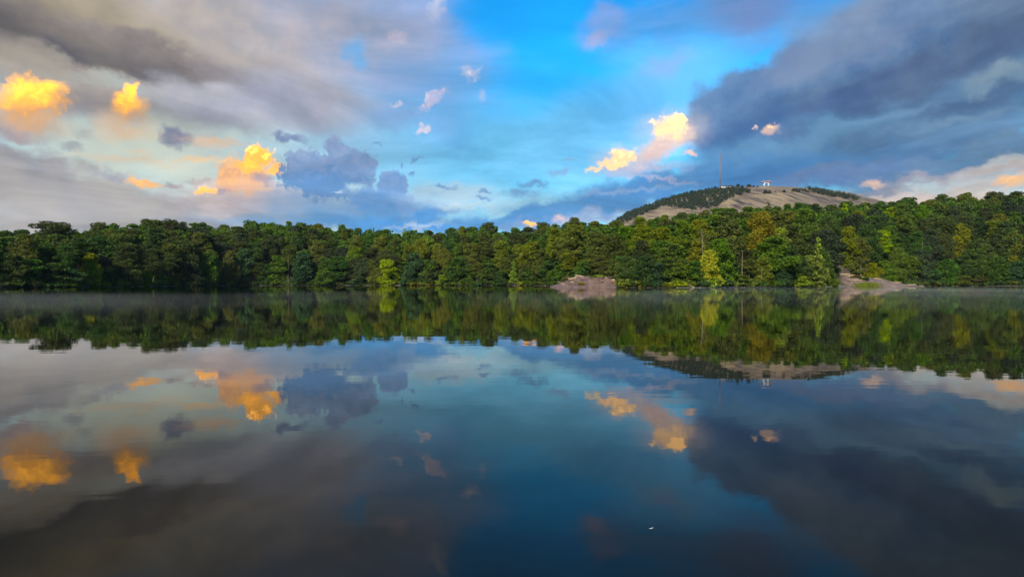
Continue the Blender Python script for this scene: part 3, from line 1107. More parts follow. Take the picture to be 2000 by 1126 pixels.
def make_pine(i, h, w, low, n, rng, flat_top=False, size=.29, dens=6.2):
    """tall bare trunk, needles in flattened sprays at the ends of level limbs"""
    clumps, limbs = [], []
    for k in range(n):
        f = (k + rng.random()) / n
        z = h * (low + (1 - low) * f)
        prof = (1 - .55 * f ** 2.4) * (.55 + .45 * min(1, f * 3.2)) if not flat_top else (.45 + .7 * f - .25 * max(0, f - .8) / .2)
        ra = w / 2 * prof * rng.uniform(.25, .95)
        th = k * 2.4 + rng.uniform(-.5, .5)
        cr = rng.uniform(.13, .23) * w * (1.1 if flat_top else 1)
        c = (math.cos(th) * ra, math.sin(th) * ra, min(z + rng.uniform(-.2, .5), h - cr * .45))
        clumps.append((c, (cr * 1.2, cr * 1.2, cr * rng.uniform(.55, .8))))
        if rng.random() < .5:
            a2 = th + rng.uniform(-.6, .6)
            clumps.append(((math.cos(a2) * ra * .55, math.sin(a2) * ra * .55, c[2] - .2), (cr * .85, cr * .85, cr * .4)))
        limbs.append((max(.2 * h, c[2] - ra * .22), c, .045 + .002 * h))
    clumps.append(((rng.normal() * .4, rng.normal() * .4, h - w * .13), (w * .19, w * .19, w * .12)))
    for _ in range(3):
        z = h * rng.uniform(low * .55, low * .9)
        th = rng.uniform(0, 6.28)
        L = rng.uniform(.8, 2.2)
        limbs.append((z, (math.cos(th) * L, math.sin(th) * L, z + .3), .05))
    cm = crown_mesh('pine_crown', clumps, size, rng, dens, up=.3)
    tm = trunk_mesh('pine_trunk', h * .97, .009 * h + .08, .05, limbs, (rng.normal() * .5, rng.normal() * .5), rng)
    return dict(kind='pine', h=h, w=w, crown=cm, trunk=tm)


def make_spire(i, h, w, rng, size=.28, dens=6):
    """slender upright young tree, leaves to the ground"""
    clumps, limbs = [], []
    n = 16
    for k in range(n):
        f = (k + rng.random()) / n
        z = h * (.08 + .9 * f)
        ra = w / 2 * (1 - f) ** .7 * rng.uniform(.2, .8)
        th = k * 2.4
        cr = w * (.26 - .14 * f) * rng.uniform(.8, 1.2)
        c = (math.cos(th) * ra, math.sin(th) * ra, min(z, h - cr * .8))
        clumps.append((c, (cr, cr, cr * .8)))
        limbs.append((max(.05 * h, z * .9), c, .04))
    cm = crown_mesh('young_crown', clumps, size, rng, dens)
    tm = trunk_mesh('young_trunk', h * .95, .01 * h + .04, .03, limbs, (0, 0), rng)
    return dict(kind='spire', h=h, w=w, crown=cm, trunk=tm)


def make_shrub(i, h, w, rng, size=.26, dens=7):
    clumps, b = [], Build()
    for k in range(9):
        th = rng.uniform(0, 6.283)
        ra = w / 2 * math.sqrt(rng.uniform(0, .8))
        cr = w * rng.uniform(.16, .26)
        top = h * (1 - .5 * (ra / (w / 2)) ** 2) * rng.uniform(.75, 1)
        c = (math.cos(th) * ra, math.sin(th) * ra, max(cr * .45, top - cr * .6))
        clumps.append((c, (cr, cr, cr * .62)))
        b.tube([(c[0] * .12, c[1] * .12, -.2), (c[0] * .6, c[1] * .6, c[2] * .6), c], [.05, .035, .012], 5)
    clumps.append(((0, 0, h * .35), (w * .3, w * .3, h * .33)))
    cm = crown_mesh('shrub_foliage', clumps, size, rng, dens)
    return dict(kind='shrub', h=h, w=w, crown=cm, trunk=b.mesh('shrub_stems', True))


rg = np.random.default_rng(101)
PROTO = {
    'round': [make_broadleaf(i, 17, w, .06, n, rg) for i, (w, n) in enumerate(((9.5, 34), (11, 40), (8.5, 30), (10, 36)))],
    'tall': [make_broadleaf(i, 24, w, .18, n, rg) for i, (w, n) in enumerate(((10, 46), (11.5, 50), (9.5, 42), (10.5, 46)))],
    'tier': [make_broadleaf(i, 12, w, .05, n, rg, tier=True) for i, (w, n) in enumerate(((8.5, 28), (7.5, 24), (9.5, 32)))],
    'pine': [make_pine(i, 26, w, lo, n, rg) for i, (w, lo, n) in enumerate(((8.5, .42, 30), (9.5, .36, 34), (8, .5, 24), (9, .3, 36)))],
    'flat': [make_pine(i, 27, w, .55, n, rg, True) for i, (w, n) in enumerate(((12, 30), (10.5, 26)))],
    'spire': [make_spire(i, 12, w, rg) for i, w in enumerate((4.2, 3.6))],
    'shrub': [make_shrub(i, 2.6, w, rg) for i, w in enumerate((4.2, 5.0, 3.6))],
}
for fam in PROTO.values():
    for p in fam:
        p['crown'].materials.append(LEAF['mid'])
        p['trunk'].materials.append(BARK)

ORD = ('first second third fourth fifth sixth seventh eighth ninth tenth eleventh twelfth thirteenth fourteenth fifteenth sixteenth seventeenth eighteenth nineteenth twentieth').split()
ORD += ['twenty-' + w for w in ORD[:9]] + ['thirtieth'] + ['thirty-' + w for w in ORD[:9]] + ['fortieth'] + ['forty-' + w for w in ORD[:9]] + ['fiftieth'] + ['fifty-' + w for w in ORD[:9]]
HUE = {'pine': 'dark olive', 'deep': 'deep green', 'mid': 'mid-green', 'olive': 'olive-green', 'bright': 'yellow-green', 'yellow': 'bright yellow', 'teal': 'blue-green', 'slate': 'slate-green', 'rust': 'rusty olive', 'hill': 'dark green'}
SHAPE = {'round': ('broadleaf_tree', 'rounded leafy tree'), 'tall': ('broadleaf_tree', 'tall leafy tree'), 'tier': ('broadleaf_tree', 'low spreading tree'), 'pine': ('pine_tree', 'tall pine'),
         'flat': ('pine_tree', 'flat-topped pine'), 'spire': ('young_tree', 'slender young tree'), 'shrub': ('shrub', 'low shrub')}


def plant(fam, k, loc, height, width, hue, rz, label=None, group=None, bark=None):
    """one tree as a thing with its own trunk and crown objects (mesh data shared)"""
    p = PROTO[fam][k % len(PROTO[fam])]
    s, w = height / p['h'], width / p['w']
    e = empty(SHAPE[fam][0], loc, rz, (w, w, s))
    parts = (('stems', p['trunk']), ('foliage', p['crown'])) if fam == 'shrub' else (('trunk', p['trunk']), ('crown', p['crown']))
    for nm, me in parts:
        o = bpy.data.objects.new(nm, me)
        o.parent = e
        col.objects.link(o)
        o.material_slots[0].link = 'OBJECT'
        o.material_slots[0].material = (bark or BARK) if me is p['trunk'] else LEAF[hue]
    tag(e, label, 'shrub' if fam == 'shrub' else 'tree', group)
    return e


# ------------------------------------------------------------------ trees: where they stand.  (bearing, top in the picture, width m, family, hue, extra depth, label)
STAND = []


def stand(px, top, w, fam, hue, dY=3.0, label=None, bark=None, k=None):
    Y = float(SHORE(px)) + dY
    x = (px - 1000) / FOC * Y
    z = ground_at(x, Y)
    h = (HOR - top) / FOC * Y + EYE - z
    STAND.append(dict(px=px, Y=Y, x=x, z=z, h=max(h, 1.2), w=w, fam=fam, hue=hue, label=label, bark=bark, k=RNG.integers(0, 9) if k is None else k, own=True))


for a in (
    # left bank
    (22, 494, 10, 'round', 'mid', 4, None), (62, 505, 10, 'tier', 'deep', 4, None), (105, 512, 9, 'tier', 'deep', 3, None), (140, 520, 8, 'tier', 'teal', 3, None),
    (105, 435, 12.5, 'flat', 'pine', 46, 'broad flat-topped pine standing above the trees at the picture\'s left'),
    (176, 492, 7.5, 'round', 'olive', 3, 'light green pointed tree leaning over the water in the dark left bank'),
    (212, 525, 7, 'tier', 'deep', 3, None),
    (248, 509, 11, 'tier', 'mid', 3, 'wide light-topped low tree left of the dark gap in the bank'), (283, 527, 6, 'tier', 'mid', 2, None),
    (312, 523, 7.5, 'tier', 'teal', 3, 'small tiered blue-green tree right of the dark gap in the bank'), (345, 533, 7, 'tier', 'olive', 2.5, None),
    (378, 520, 8, 'tier', 'slate', 3, None), (408, 492, 9.5, 'round', 'mid', 4, None), (450, 488, 9, 'round', 'olive', 5, None), (478, 484, 12, 'round', 'teal', 4, None),
    (520, 515, 9, 'tier', 'deep', 4, None), (543, 498, 11, 'round', 'mid', 4, None), (592, 491, 13, 'round', 'teal', 4, 'round blue-green tree at the water with thin pale trunks beside it'), (635, 525, 11, 'tier', 'mid', 3, None),
    (660, 500, 14, 'tall', 'deep', 8, None), (712, 505, 12, 'round', 'slate', 6, None), (700, 540, 9, 'tier', 'deep', 3, None),
    (686, 466, 10, 'tall', 'bright', 34, None), (775, 466, 15, 'tall', 'bright', 26, 'large yellow-green tree rounded above the middle of the wood'),
    (757, 506, 13, 'round', 'bright', 5, 'yellow-green bushy tree at the water below the large yellow-green one'),
    (735, 522, 9, 'tier', 'olive', 3, None), (808, 492, 13, 'round', 'teal', 5, None), (843, 506, 11, 'round', 'mid', 5, None), (868, 484, 10, 'tall', 'olive', 12, None),
    (893, 512, 7, 'spire', 'bright', 3, 'slim yellow-green tree among dark ones left of the lake narrows'), (865, 536, 7, 'tier', 'bright', 2, None), (920, 515, 11, 'round', 'deep', 5, None), (950, 512, 12, 'round', 'mid', 5, None), (975, 528, 9, 'tier', 'deep', 3, None),
    (1003, 507, 6, 'spire', 'bright', 3, 'narrow bright green spire of a tree left of the granite outcrop'), (978, 470, 11, 'pine', 'olive', 14, None),
    (1035, 520, 10, 'round', 'deep', 4, None), (1062, 486, 14, 'tall', 'olive', 9, None), (1045, 535, 8, 'tier', 'mid', 3, None), (1075, 528, 7, 'tier', 'mid', 8, None),
    (1088, 522, 7, 'round', 'mid', 26, None), (1098, 515, 8, 'round', 'olive', 34, None), (1104, 530, 6, 'tier', 'mid', 20, None), (1116, 520, 7, 'round', 'olive', 34, None), (1126, 512, 8, 'tall', 'pine', 46, None), (1090, 535, 5, 'tier', 'deep', 12, None), (1152, 518, 7, 'round', 'mid', 38, None), (1186, 516, 8, 'round', 'olive', 32, None), (1108, 538, 5, 'tier', 'olive', 14, None),
    (1090, 530, 5, 'tier', 'olive', 16, None), (1110, 493, 7.5, 'pine', 'olive', 26, None), (1140, 505, 7, 'tall', 'olive', 30, None), (1168, 490, 8, 'tall', 'olive', 32, None),
    # point right of the outcrop
    (1205, 508, 8, 'round', 'olive', 18, None), (1225, 500, 8, 'round', 'mid', 6, None), (1240, 530, 6, 'tier', 'deep', 3, None), (1262, 498, 8, 'round', 'deep', 4, None), (1285, 512, 7, 'tier', 'teal', 3, None),
    (1312, 474, 10, 'tall', 'mid', 6, 'big mid-green tree with lit limbs right of the granite outcrop'), (1337, 515, 7, 'tier', 'mid', 3, None),
    (1385, 487, 7, 'round', 'yellow', 3.5, 'brightest yellow-green tree in the wood, leaning out over the water'),
    (1388, 541, 6.5, 'tier', 'bright', 2, None), (1357, 508, 7, 'round', 'deep', 6, None),
    (1360, 470, 8, 'tall', 'olive', 14, None), (1420, 496, 4.5, 'spire', 'mid', 3, None), (1455, 536, 6, 'tier', 'mid', 2.5, None), (1462, 505, 6.5, 'pine', 'olive', 10, None),
    (1490, 500, 7, 'round', 'olive', 4, None), (1518, 524, 8, 'tier', 'teal', 3, None), (1510, 461, 14, 'tall', 'mid', 9, 'massive dark-bellied leafy tree left of the pale granite bank'),
    (1545, 478, 9, 'round', 'deep', 6, None),
    (1440, 428, 11, 'tall', 'rust', 60, 'rusty olive crown, the more leftward of two below the mountain'), (1480, 424, 13, 'tall', 'rust', 68, 'broad rusty orange crown below the cable tower'),
    (1520, 444, 9, 'tall', 'bright', 40, None),
    (1585, 497, 12, 'round', 'bright', 3.5, 'large bright green bush-like tree beside the pale granite bank'), (1598, 458, 5.5, 'spire', 'bright', 14, 'bright green spire sticking up beside the pale granite bank'),
    (1560, 532, 7, 'tier', 'bright', 2, None), (1622, 535, 6, 'tier', 'mid', 6, None),
    # granite bank and right wood
    (1680, 464, 9, 'pine', 'olive', 20, 'thin pale-trunked pine standing behind the granite bank'), (1668, 514, 9, 'tier', 'olive', 16, None), (1700, 512, 9, 'tier', 'olive', 14, None), (1728, 508, 9, 'tier', 'mid', 10, None),
    (1765, 520, 10, 'tier', 'deep', 6, None), (1820, 525, 10, 'tier', 'teal', 3, None), (1790, 500, 12, 'round', 'slate', 10, None), (1848, 505, 11, 'round', 'deep', 6, None),
    (1885, 538, 8, 'tier', 'olive', 2, None), (1915, 540, 8, 'tier', 'olive', 2, None), (1905, 485, 13, 'tall', 'mid', 12, None), (1950, 500, 12, 'round', 'deep', 6, None), (1990, 510, 12, 'round', 'teal', 5, None),
    (1965, 432, 16, 'tall', 'mid', 34, None), (1740, 440, 13, 'tall', 'mid', 40, None), (1850, 428, 14, 'tall', 'olive', 55, None), (1800, 455, 12, 'tall', 'pine', 45, None),
):
    stand(*a)
# trees that break the skyline
for px, top, w, fam, hue in ((195, 433, 8, 'pine', 'pine'), (224, 436, 6, 'pine', 'olive'), (290, 427, 8, 'pine', 'pine'), (333, 429, 8, 'flat', 'pine'), (358, 432, 6, 'pine', 'slate'), (400, 433, 11, 'round', 'deep'), (490, 431, 8, 'flat', 'pine'),
                             (532, 433, 10, 'tall', 'mid'), (565, 431, 6, 'pine', 'pine'), (622, 435, 11, 'tall', 'olive'), (668, 438, 7, 'pine', 'mid'), (730, 444, 6, 'spire', 'mid'), (790, 444, 7, 'spire', 'bright'), (812, 446, 6, 'spire', 'olive'), (880, 443, 11, 'round', 'deep'), (955, 433, 9, 'pine', 'pine'),
                             (1006, 444, 7, 'pine', 'pine'), (1060, 433, 10, 'pine', 'pine'), (1085, 437, 7, 'pine', 'deep'), (1122, 424, 9, 'pine', 'pine'), (1160, 430, 10, 'tall', 'olive'), (1205, 428, 8, 'tall', 'olive'), (1250, 422, 9, 'pine', 'olive'),
                             (1300, 418, 8, 'tall', 'mid'), (1332, 414, 7, 'pine', 'pine'), (1500, 393, 9, 'spire', 'olive'), (1560, 394, 11, 'tall', 'deep'), (1592, 397, 8, 'pine', 'deep'), (1650, 393, 9, 'spire', 'bright'), (1690, 393, 7, 'spire', 'bright'),
                             (1770, 385, 14, 'round', 'deep'), (1838, 379, 8, 'pine', 'mid'), (1886, 375, 12, 'tall', 'olive'), (1940, 373, 14, 'round', 'pine'), (1985, 372, 13, 'tall', 'pine')):
    stand(px, top + 1.2, w * 1.12, fam, hue, (float(BACK(px)) - float(SHORE(px))) * .93)

n_rows = 7
rg = np.random.default_rng(202)
HUES = tab((0, 0), (2000, 1))


def pick_hue(px, f, rg):
    if px < 170:
        c = [('deep', 3), ('pine', 4), ('mid', 2), ('olive', 1)]
    elif px < 420:
        c = [('slate', 3), ('pine', 4), ('deep', 3), ('mid', 1)]
    elif px < 680:
        c = [('slate', 2), ('pine', 4), ('mid', 2), ('deep', 2), ('olive', 1)]
    elif px < 930:
        c = [('mid', 3), ('olive', 2), ('bright', 1), ('deep', 2), ('pine', 2)]
    elif px < 1180:
        c = [('pine', 5), ('olive', 3), ('mid', 1), ('deep', 1)]
    elif px < 1560:
        c = [('olive', 6), ('mid', 4), ('pine', 2), ('deep', 1), ('rust', .5)]
    elif px < 1760:
        c = [('deep', 3), ('mid', 3), ('slate', 2), ('olive', 2), ('bright', .7)]
    else:
        c = [('deep', 3), ('pine', 4), ('mid', 3), ('olive', 3), ('slate', 1)]
    wts = np.array([b for _a, b in c], float)
    return c[rg.choice(len(c), p=wts / wts.sum())][0]


for j in range(n_rows):
    f = (j + .25) / (n_rows - .75)
    px = -150.0 + rg.uniform(0, 30)
    while px < 2160:
        F, B = float(SHORE(px)), float(BACK(px))
        Y = F + 5 + (B - F - 5) * f + rg.uniform(-.4, .4) * (B - F) / n_rows
        wdt = rg.uniform(8.5, 14.5) if j > 0 else rg.uniform(7.5, 11.5)
        step = wdt * (.80 if j < n_rows - 1 else .62) / Y * FOC
        x = (px - 1000) / FOC * Y
        z = ground_at(x, Y)
        last = j == n_rows - 1
        fam = rg.choice(['pine', 'tall', 'round'], p=[.5, .4, .1] if px < 680 or 930 < px < 1180 else [.25, .65, .1])
        sky_h = (HOR - float(SKYLINE(px)) - 0) / FOC * Y + EYE - z
        if last:
            h = sky_h - abs(rg.normal()) * 1.3 + rg.choice([0, 0, .5, 1.2])
        elif j == 0:
            h = rg.uniform(11, 19)
        else:
            h = min(rg.uniform(19, 27), sky_h - rg.uniform(1.5, 6))
        h = min(max(h, 8), 34)
        # keep the outcrop, the bank and the dark gap clear of the waterside row
        blocked = (1075 < px < 1215 and Y < SHORE(px) + 30) or (1612 < px < 1735 and Y < SHORE(px) + 24) or (265 < px < 300 and j < 2)
        if not blocked and x ** 2 + Y ** 2 < 700 ** 2:
            STAND.append(dict(px=px, Y=Y, x=x, z=z, h=h, w=wdt * (.9 if fam == 'pine' else 1.05), fam=fam, hue=pick_hue(px, f, rg), label=None, bark=None, k=int(rg.integers(0, 9)), own=False, row=j))
        px += step * rg.uniform(.7, 1.35)

# how much of each tree the photograph can show: march from near to far over columns of the picture
cols = np.full(2000, HOR + 6.0)
for s in sorted(STAND, key=lambda s: s['Y']):
    hw = s['w'] / 2 / s['Y'] * FOC
    a, b = int(max(0, s['px'] - hw)), int(min(2000, s['px'] + hw))
    top = HOR - (s['z'] + s['h'] - EYE) / s['Y'] * FOC
    s['top'] = top
    if b - a < 1:
        s['vis'] = 0.0
        continue
    xx = (np.arange(a, b) - s['px']) / hw
    edge = top + (1 - np.sqrt(np.clip(1 - xx ** 2, 0, 1))) * hw * .8
    s['vis'] = float(np.maximum(cols[a:b] - edge, 0).sum())
    cols[a:b] = np.minimum(cols[a:b], np.where(s['h'] > 4, edge + 2, cols[a:b]))
seen = sorted([s for s in STAND if s['vis'] > 25], key=lambda s: -s['vis'])
chosen = seen[:285]
rest = [s for s in STAND if not any(s is c for c in chosen)]
rest = [s for s in rest if (s['vis'] > 0 or s['px'] < 20 or s['px'] > 1980 or s['Y'] > SHORE(s['px']) + 30)]

MARKS = [(-400, 'from the picture\'s left edge'), (176, 'beyond the light pointed tree'), (312, 'beyond the dark gap'), (593, 'beyond the round blue-green tree'), (775, 'beyond the large yellow-green tree'), (1003, 'beyond the bright spire'),
         (1145, 'beyond the granite outcrop'), (1385, 'beyond the brightest yellow tree'), (1660, 'beyond the granite bank')]
ROWS = ['at the water\'s edge', 'in the second rank', 'half-way up the wood', 'on the skyline']
count = {}
for s in sorted(chosen, key=lambda s: s['px']):
    F, B = float(SHORE(s['px'])), float(BACK(s['px']))
    f = (s['Y'] - F) / (B - F)
    r = 0 if f < .13 else 1 if f < .38 else 2 if f < .8 else 3
    lab = s['label']
    if not lab:
        zone = max(i for i, (x, _t) in enumerate(MARKS) if s['px'] >= x)
        key = (zone, r, s['fam'], s['hue'])
        count[key] = count.get(key, 0) + 1
        lab = f"{HUE[s['hue']]} {SHAPE[s['fam']][1]} {ROWS[r]}, {ORD[count[key] - 1]} such {MARKS[zone][1]}"
    e = plant(s['fam'], int(s['k']), (s['x'], s['Y'], s['z'] - .15), s['h'], s['w'], s['hue'], float(rg.uniform(0, 6.28)), lab, 'trees along the far shore of the lake', s['bark'])

# trees too far back, hidden or off the picture's ends: one wood
vs = []
for s in rest:
    p = PROTO[s['fam']][int(s['k']) % len(PROTO[s['fam']])]
    me = p['crown']
    a = np.empty(len(me.vertices) * 3, dtype=np.float32)
    me.vertices.foreach_get('co', a)
    a = a.reshape(-1, 4, 3)
    keep = rg.random(len(a)) < .22
    a = a[keep]
    mid = a.mean(1, keepdims=True)
    a = mid + (a - mid) * 1.9
    sc = np.array((s['w'] / p['w'], s['w'] / p['w'], s['h'] / p['h']))
    vs.append((a * sc + np.array((s['x'], s['Y'], s['z']))).reshape(-1, 3))
if vs:
    vs = np.vstack(vs)
    o = obj('forest', mesh_np('forest', vs, np.arange(len(vs)).reshape(-1, 4)), LEAF['deep'])
    tag(o, 'dense dark green trees filling the depth of the wood', kind='stuff')
print('trees', len(STAND), 'seen', len(seen), 'rest', len(rest), 'forest quads', len(vs) // 4)

# low growth inside the wood, seen only as dark depth between the trunks
rg = np.random.default_rng(303)
extra = []
for _ in range(420):
    px = rg.uniform(-150, 2150)
    F, B = float(SHORE(px)), float(BACK(px))
    Y = F + 9 + (B - F) * rg.uniform(0, 1.25)
    if (1070 < px < 1220 and Y < F + 26) or (1600 < px < 1740 and Y < F + 26):
        continue
    extra.append((px, Y, 'tier', int(rg.integers(0, 3)), rg.uniform(5, 9), rg.uniform(7, 11)))
vs2 = []
for px, Y, fam, k, h, w in extra:
    p = PROTO[fam][k]
    a = np.empty(len(p['crown'].vertices) * 3, dtype=np.float32)
    p['crown'].vertices.foreach_get('co', a)
    a = a.reshape(-1, 4, 3)
    a = a[rg.random(len(a)) < .3]
    mid = a.mean(1, keepdims=True)
    a = mid + (a - mid) * 1.7
    x = (px - 1000) / FOC * Y
    vs2.append((a * np.array((w / p['w'], w / p['w'], h / p['h'])) + np.array((x, Y, ground_at(x, Y)))).reshape(-1, 3))
vs2 = np.vstack(vs2)
o = obj('undergrowth', mesh_np('undergrowth', vs2, np.arange(len(vs2)).reshape(-1, 4)), LEAF['deep'])
tag(o, 'dark undergrowth between the trunks of the wood', kind='stuff')

# ------------------------------------------------------------------ waterside shrubs
SHRUBS = []
px = 6.0
while px < 2000:
    if not (1078 < px < 1213 or 1608 < px < 1760):
        Y = float(SHORE(px)) + rg.uniform(.6, 2.6)
        hue = {0: 'deep', 1: 'mid', 2: 'olive', 3: 'teal', 4: 'bright'}[int(rg.choice(5, p=[.34, .26, .2, .14, .06]))]
        SHRUBS.append((px, Y, rg.uniform(1.6, 3.4), rg.uniform(4, 7), hue, None))
    px += rg.uniform(13, 26)
cnt = {}
for px, Y, h, w, hue, lab in SHRUBS:
    x = (px - 1000) / FOC * Y
    zone = max(i for i, (xx, _t) in enumerate(MARKS) if px >= xx)
    cnt[(zone, hue)] = cnt.get((zone, hue), 0) + 1
    lab = lab or f"{HUE[hue]} low shrub on the water's edge, {ORD[cnt[(zone, hue)] - 1]} such {MARKS[zone][1]}"
    plant('shrub', int(rg.integers(0, 3)), (x, Y, ground_at(x, Y) - .1), h, w, hue, float(rg.uniform(0, 6.28)), lab, 'shrubs along the far waterline')

# ------------------------------------------------------------------ granite outcrop and granite bank on the shore
ROCK = granite('shore_granite', (.026, .014, .012), (.095, .056, .047), (.180, .112, .088), streak=(.5, .12, .5), scale=1.1)
ROCK_PALE = granite('pale_granite', (.15, .100, .066), (.26, .180, .112), (.36, .265, .17), streak=(.6, .3, .6), scale=1.6)
ROCK_PINK = granite('pink_granite', (.045, .030, .025), (.120, .085, .073), (.20, .15, .125), streak=(.6, .25, .6), scale=1.2)


def rock_body(pairs, Yc, front, back, seed, n=(70, 34)):
    """a rock mass whose crest runs along the given picture profile at depth Yc"""
    prof = tab(*[((p - 1000) / FOC * Yc, (HOR - q) / FOC * Yc + EYE) for p, q in pairs])
    x0, x1 = (pairs[0][0] - 1000) / FOC * Yc, (pairs[-1][0] - 1000) / FOC * Yc
    xs, ts = np.linspace(x0, x1, n[0]), np.linspace(0, 1, n[1])
    X, T = np.meshgrid(xs, ts, indexing='ij')
    y = np.where(T < .6, Yc - front * (1 - T / .6), Yc + back * (T - .6) / .4)
    rise = np.where(T < .6, np.sin(np.clip(T / .6, 0, 1) * math.pi / 2) ** .8, 1 - .55 * ((T - .6) / .4) ** 2)
    z = (prof(X) + .5) * rise - .6
    step = fnoise(X * .6 + y * .5, y * .9, .5, seed, 3)
    z = z + .34 * step * rise + .26 * np.round(fnoise(X, y, .32, seed + 1, 2) * 2) * rise
    y = y + fnoise(X, T * 6, .55, seed + 2, 3) * .7
    ii = np.arange(X.size).reshape(X.shape)
    v = np.stack([X, y, z], -1).reshape(-1, 3)
    return v, np.stack([ii[:-1, :-1], ii[1:, :-1], ii[1:, 1:], ii[:-1, 1:]], -1).reshape(-1, 4)


def rock_top(v, x, y):
    d = (v[:, 0] - x) ** 2 + (v[:, 1] - y) ** 2
    k = np.argsort(d)[:4]
    return float(v[k, 2].mean())


def slab_mesh(w, d, t, rng):
    """a flake of sheeted granite with a broken outline"""
    n = 9
    th = np.sort(rng.uniform(0, 6.283, n))
    r = rng.uniform(.75, 1.1, n)
    b = Build()
    ring = [(math.cos(a) * w / 2 * q, math.sin(a) * d / 2 * q) for a, q in zip(th, r)]
    for z, k in ((-t * .5, 1.0), (t * .35, 1.0), (t * .5, .86)):
        for x, y in ring:
            b.v.append((x * k, y * k, z + rng.normal() * t * .06))
    for L in range(2):
        for i in range(n):
            j = (i + 1) % n
            b.q.append([L * n + i, L * n + j, (L + 1) * n + j, (L + 1) * n + i])
    for i in range(1, n - 1):
        b.t.append([2 * n, 2 * n + i, 2 * n + i + 1])
        b.t.append([0, i + 1, i])
    return b.mesh('slab')


def ledges(x0, x1, n, pale):
    """broken ledges strewn over a rock face: (bearing, depth share, width, depth, thickness, turn, tilt)"""
    return tuple((rg.uniform(x0, x1), rg.uniform(.16, .66), rg.uniform(1.2, 4.2), rg.uniform(.8, 1.8), rg.uniform(.12, .34), rg.uniform(-30, 30), rg.uniform(-4, 14)) for _ in range(n))


def rocky_place(name, label, pairs, Yc, front, back, seed, mat, slabs, slab_mat, strewn=0):
    v, q = rock_body(pairs, Yc, front, back, seed)
    base = np.array(((pairs[0][0] + pairs[-1][0]) / 2 - 1000, 0, 0)) / FOC * Yc + np.array((0, Yc, 0))
    e = empty(name, tuple(base))
    obj('rock_mass', mesh_np('rock_mass', v - base, q, smooth=True), mat, e)
    x0, x1 = pairs[1][0], pairs[-2][0]
    for k, (px, t, w, d, th, rz, tilt) in enumerate(slabs + ledges(x0, x1, strewn, slab_mat)):
        y = Yc - front * (1 - t / .6) if t < .6 else Yc + back * (t - .6) / .4
        x = (px - 1000) / FOC * Yc
        o = obj('slab', slab_mesh(w * rg.uniform(.85, 1.6), d * rg.uniform(1.1, 1.9), th * rg.uniform(.9, 1.4), rg), slab_mat if k < len(slabs) or rg.random() < .2 else mat, e, (x - base[0], y - base[1], rock_top(v, x, y) + th * .4))
        o.rotation_euler = (R(tilt), R(rg.uniform(-12, 12)), R(rz + rg.uniform(-14, 14)))
    tag(e, label, 'rock')
    return v


OUT = rocky_place('granite_outcrop', 'low purple-brown granite outcrop with pale flakes on top, rising from the lake',
                  ((1072, 559), (1092, 554), (1112, 547.5), (1138, 541.5), (1160, 540), (1185, 541.5), (1204, 544), (1211, 549), (1214, 560)), 250.0, 17, 16, 41, ROCK,
                  ((1118, .50, 4.5, 1.4, .5, 24, 4), (1134, .60, 4.2, 1.6, .5, 14, 4), (1152, .64, 4.0, 1.6, .45, 2, 3), (1168, .66, 3.6, 1.4, .5, -4, 3), (1180, .62, 3.2, 1.4, .5, 3, 4),
                   (1190, .48, 4.2, 1.3, .5, 12, 8), (1201, .42, 3.6, 1.3, .55, 14, 10), (1206, .34, 3.0, 1.2, .5, 8, 12), (1098, .42, 3.0, 1.2, .4, 28, 5), (1196, .30, 3.4, 1.0, .4, 4, 12)), ROCK_PALE, 34)
BANK = rocky_place('granite_bank', 'pale pink granite and bare earth bank sloping into the lake',
                   ((1600, 560), (1612, 555), (1624, 548), (1636, 537), (1654, 537), (1666, 543), (1692, 542), (1712, 544), (1726, 550), (1750, 554.5), (1772, 557), (1784, 561)), 318.0, 20, 16, 51, ROCK_PINK,
                   ((1640, .52, 6, 1.6, .5, -22, 4), (1650, .44, 6, 1.5, .5, -24, 4), (1661, .36, 5, 1.4, .5, -22, 5), (1641, .62, 4.5, 2, .5, 0, 4), (1694, .58, 4, 1.4, .5, -6, 4), (1711, .54, 3.4, 1.2, .5, -10, 4),
                    (1726, .32, 3.4, 1.3, .6, -30, 6), (1622, .30, 5, 1.6, .35, 0, 4), (1646, .20, 5, 1.4, .3, 8, 6), (1738, .2, 6, 1.2, .3, -8, 4)), ROCK_PALE, 34)
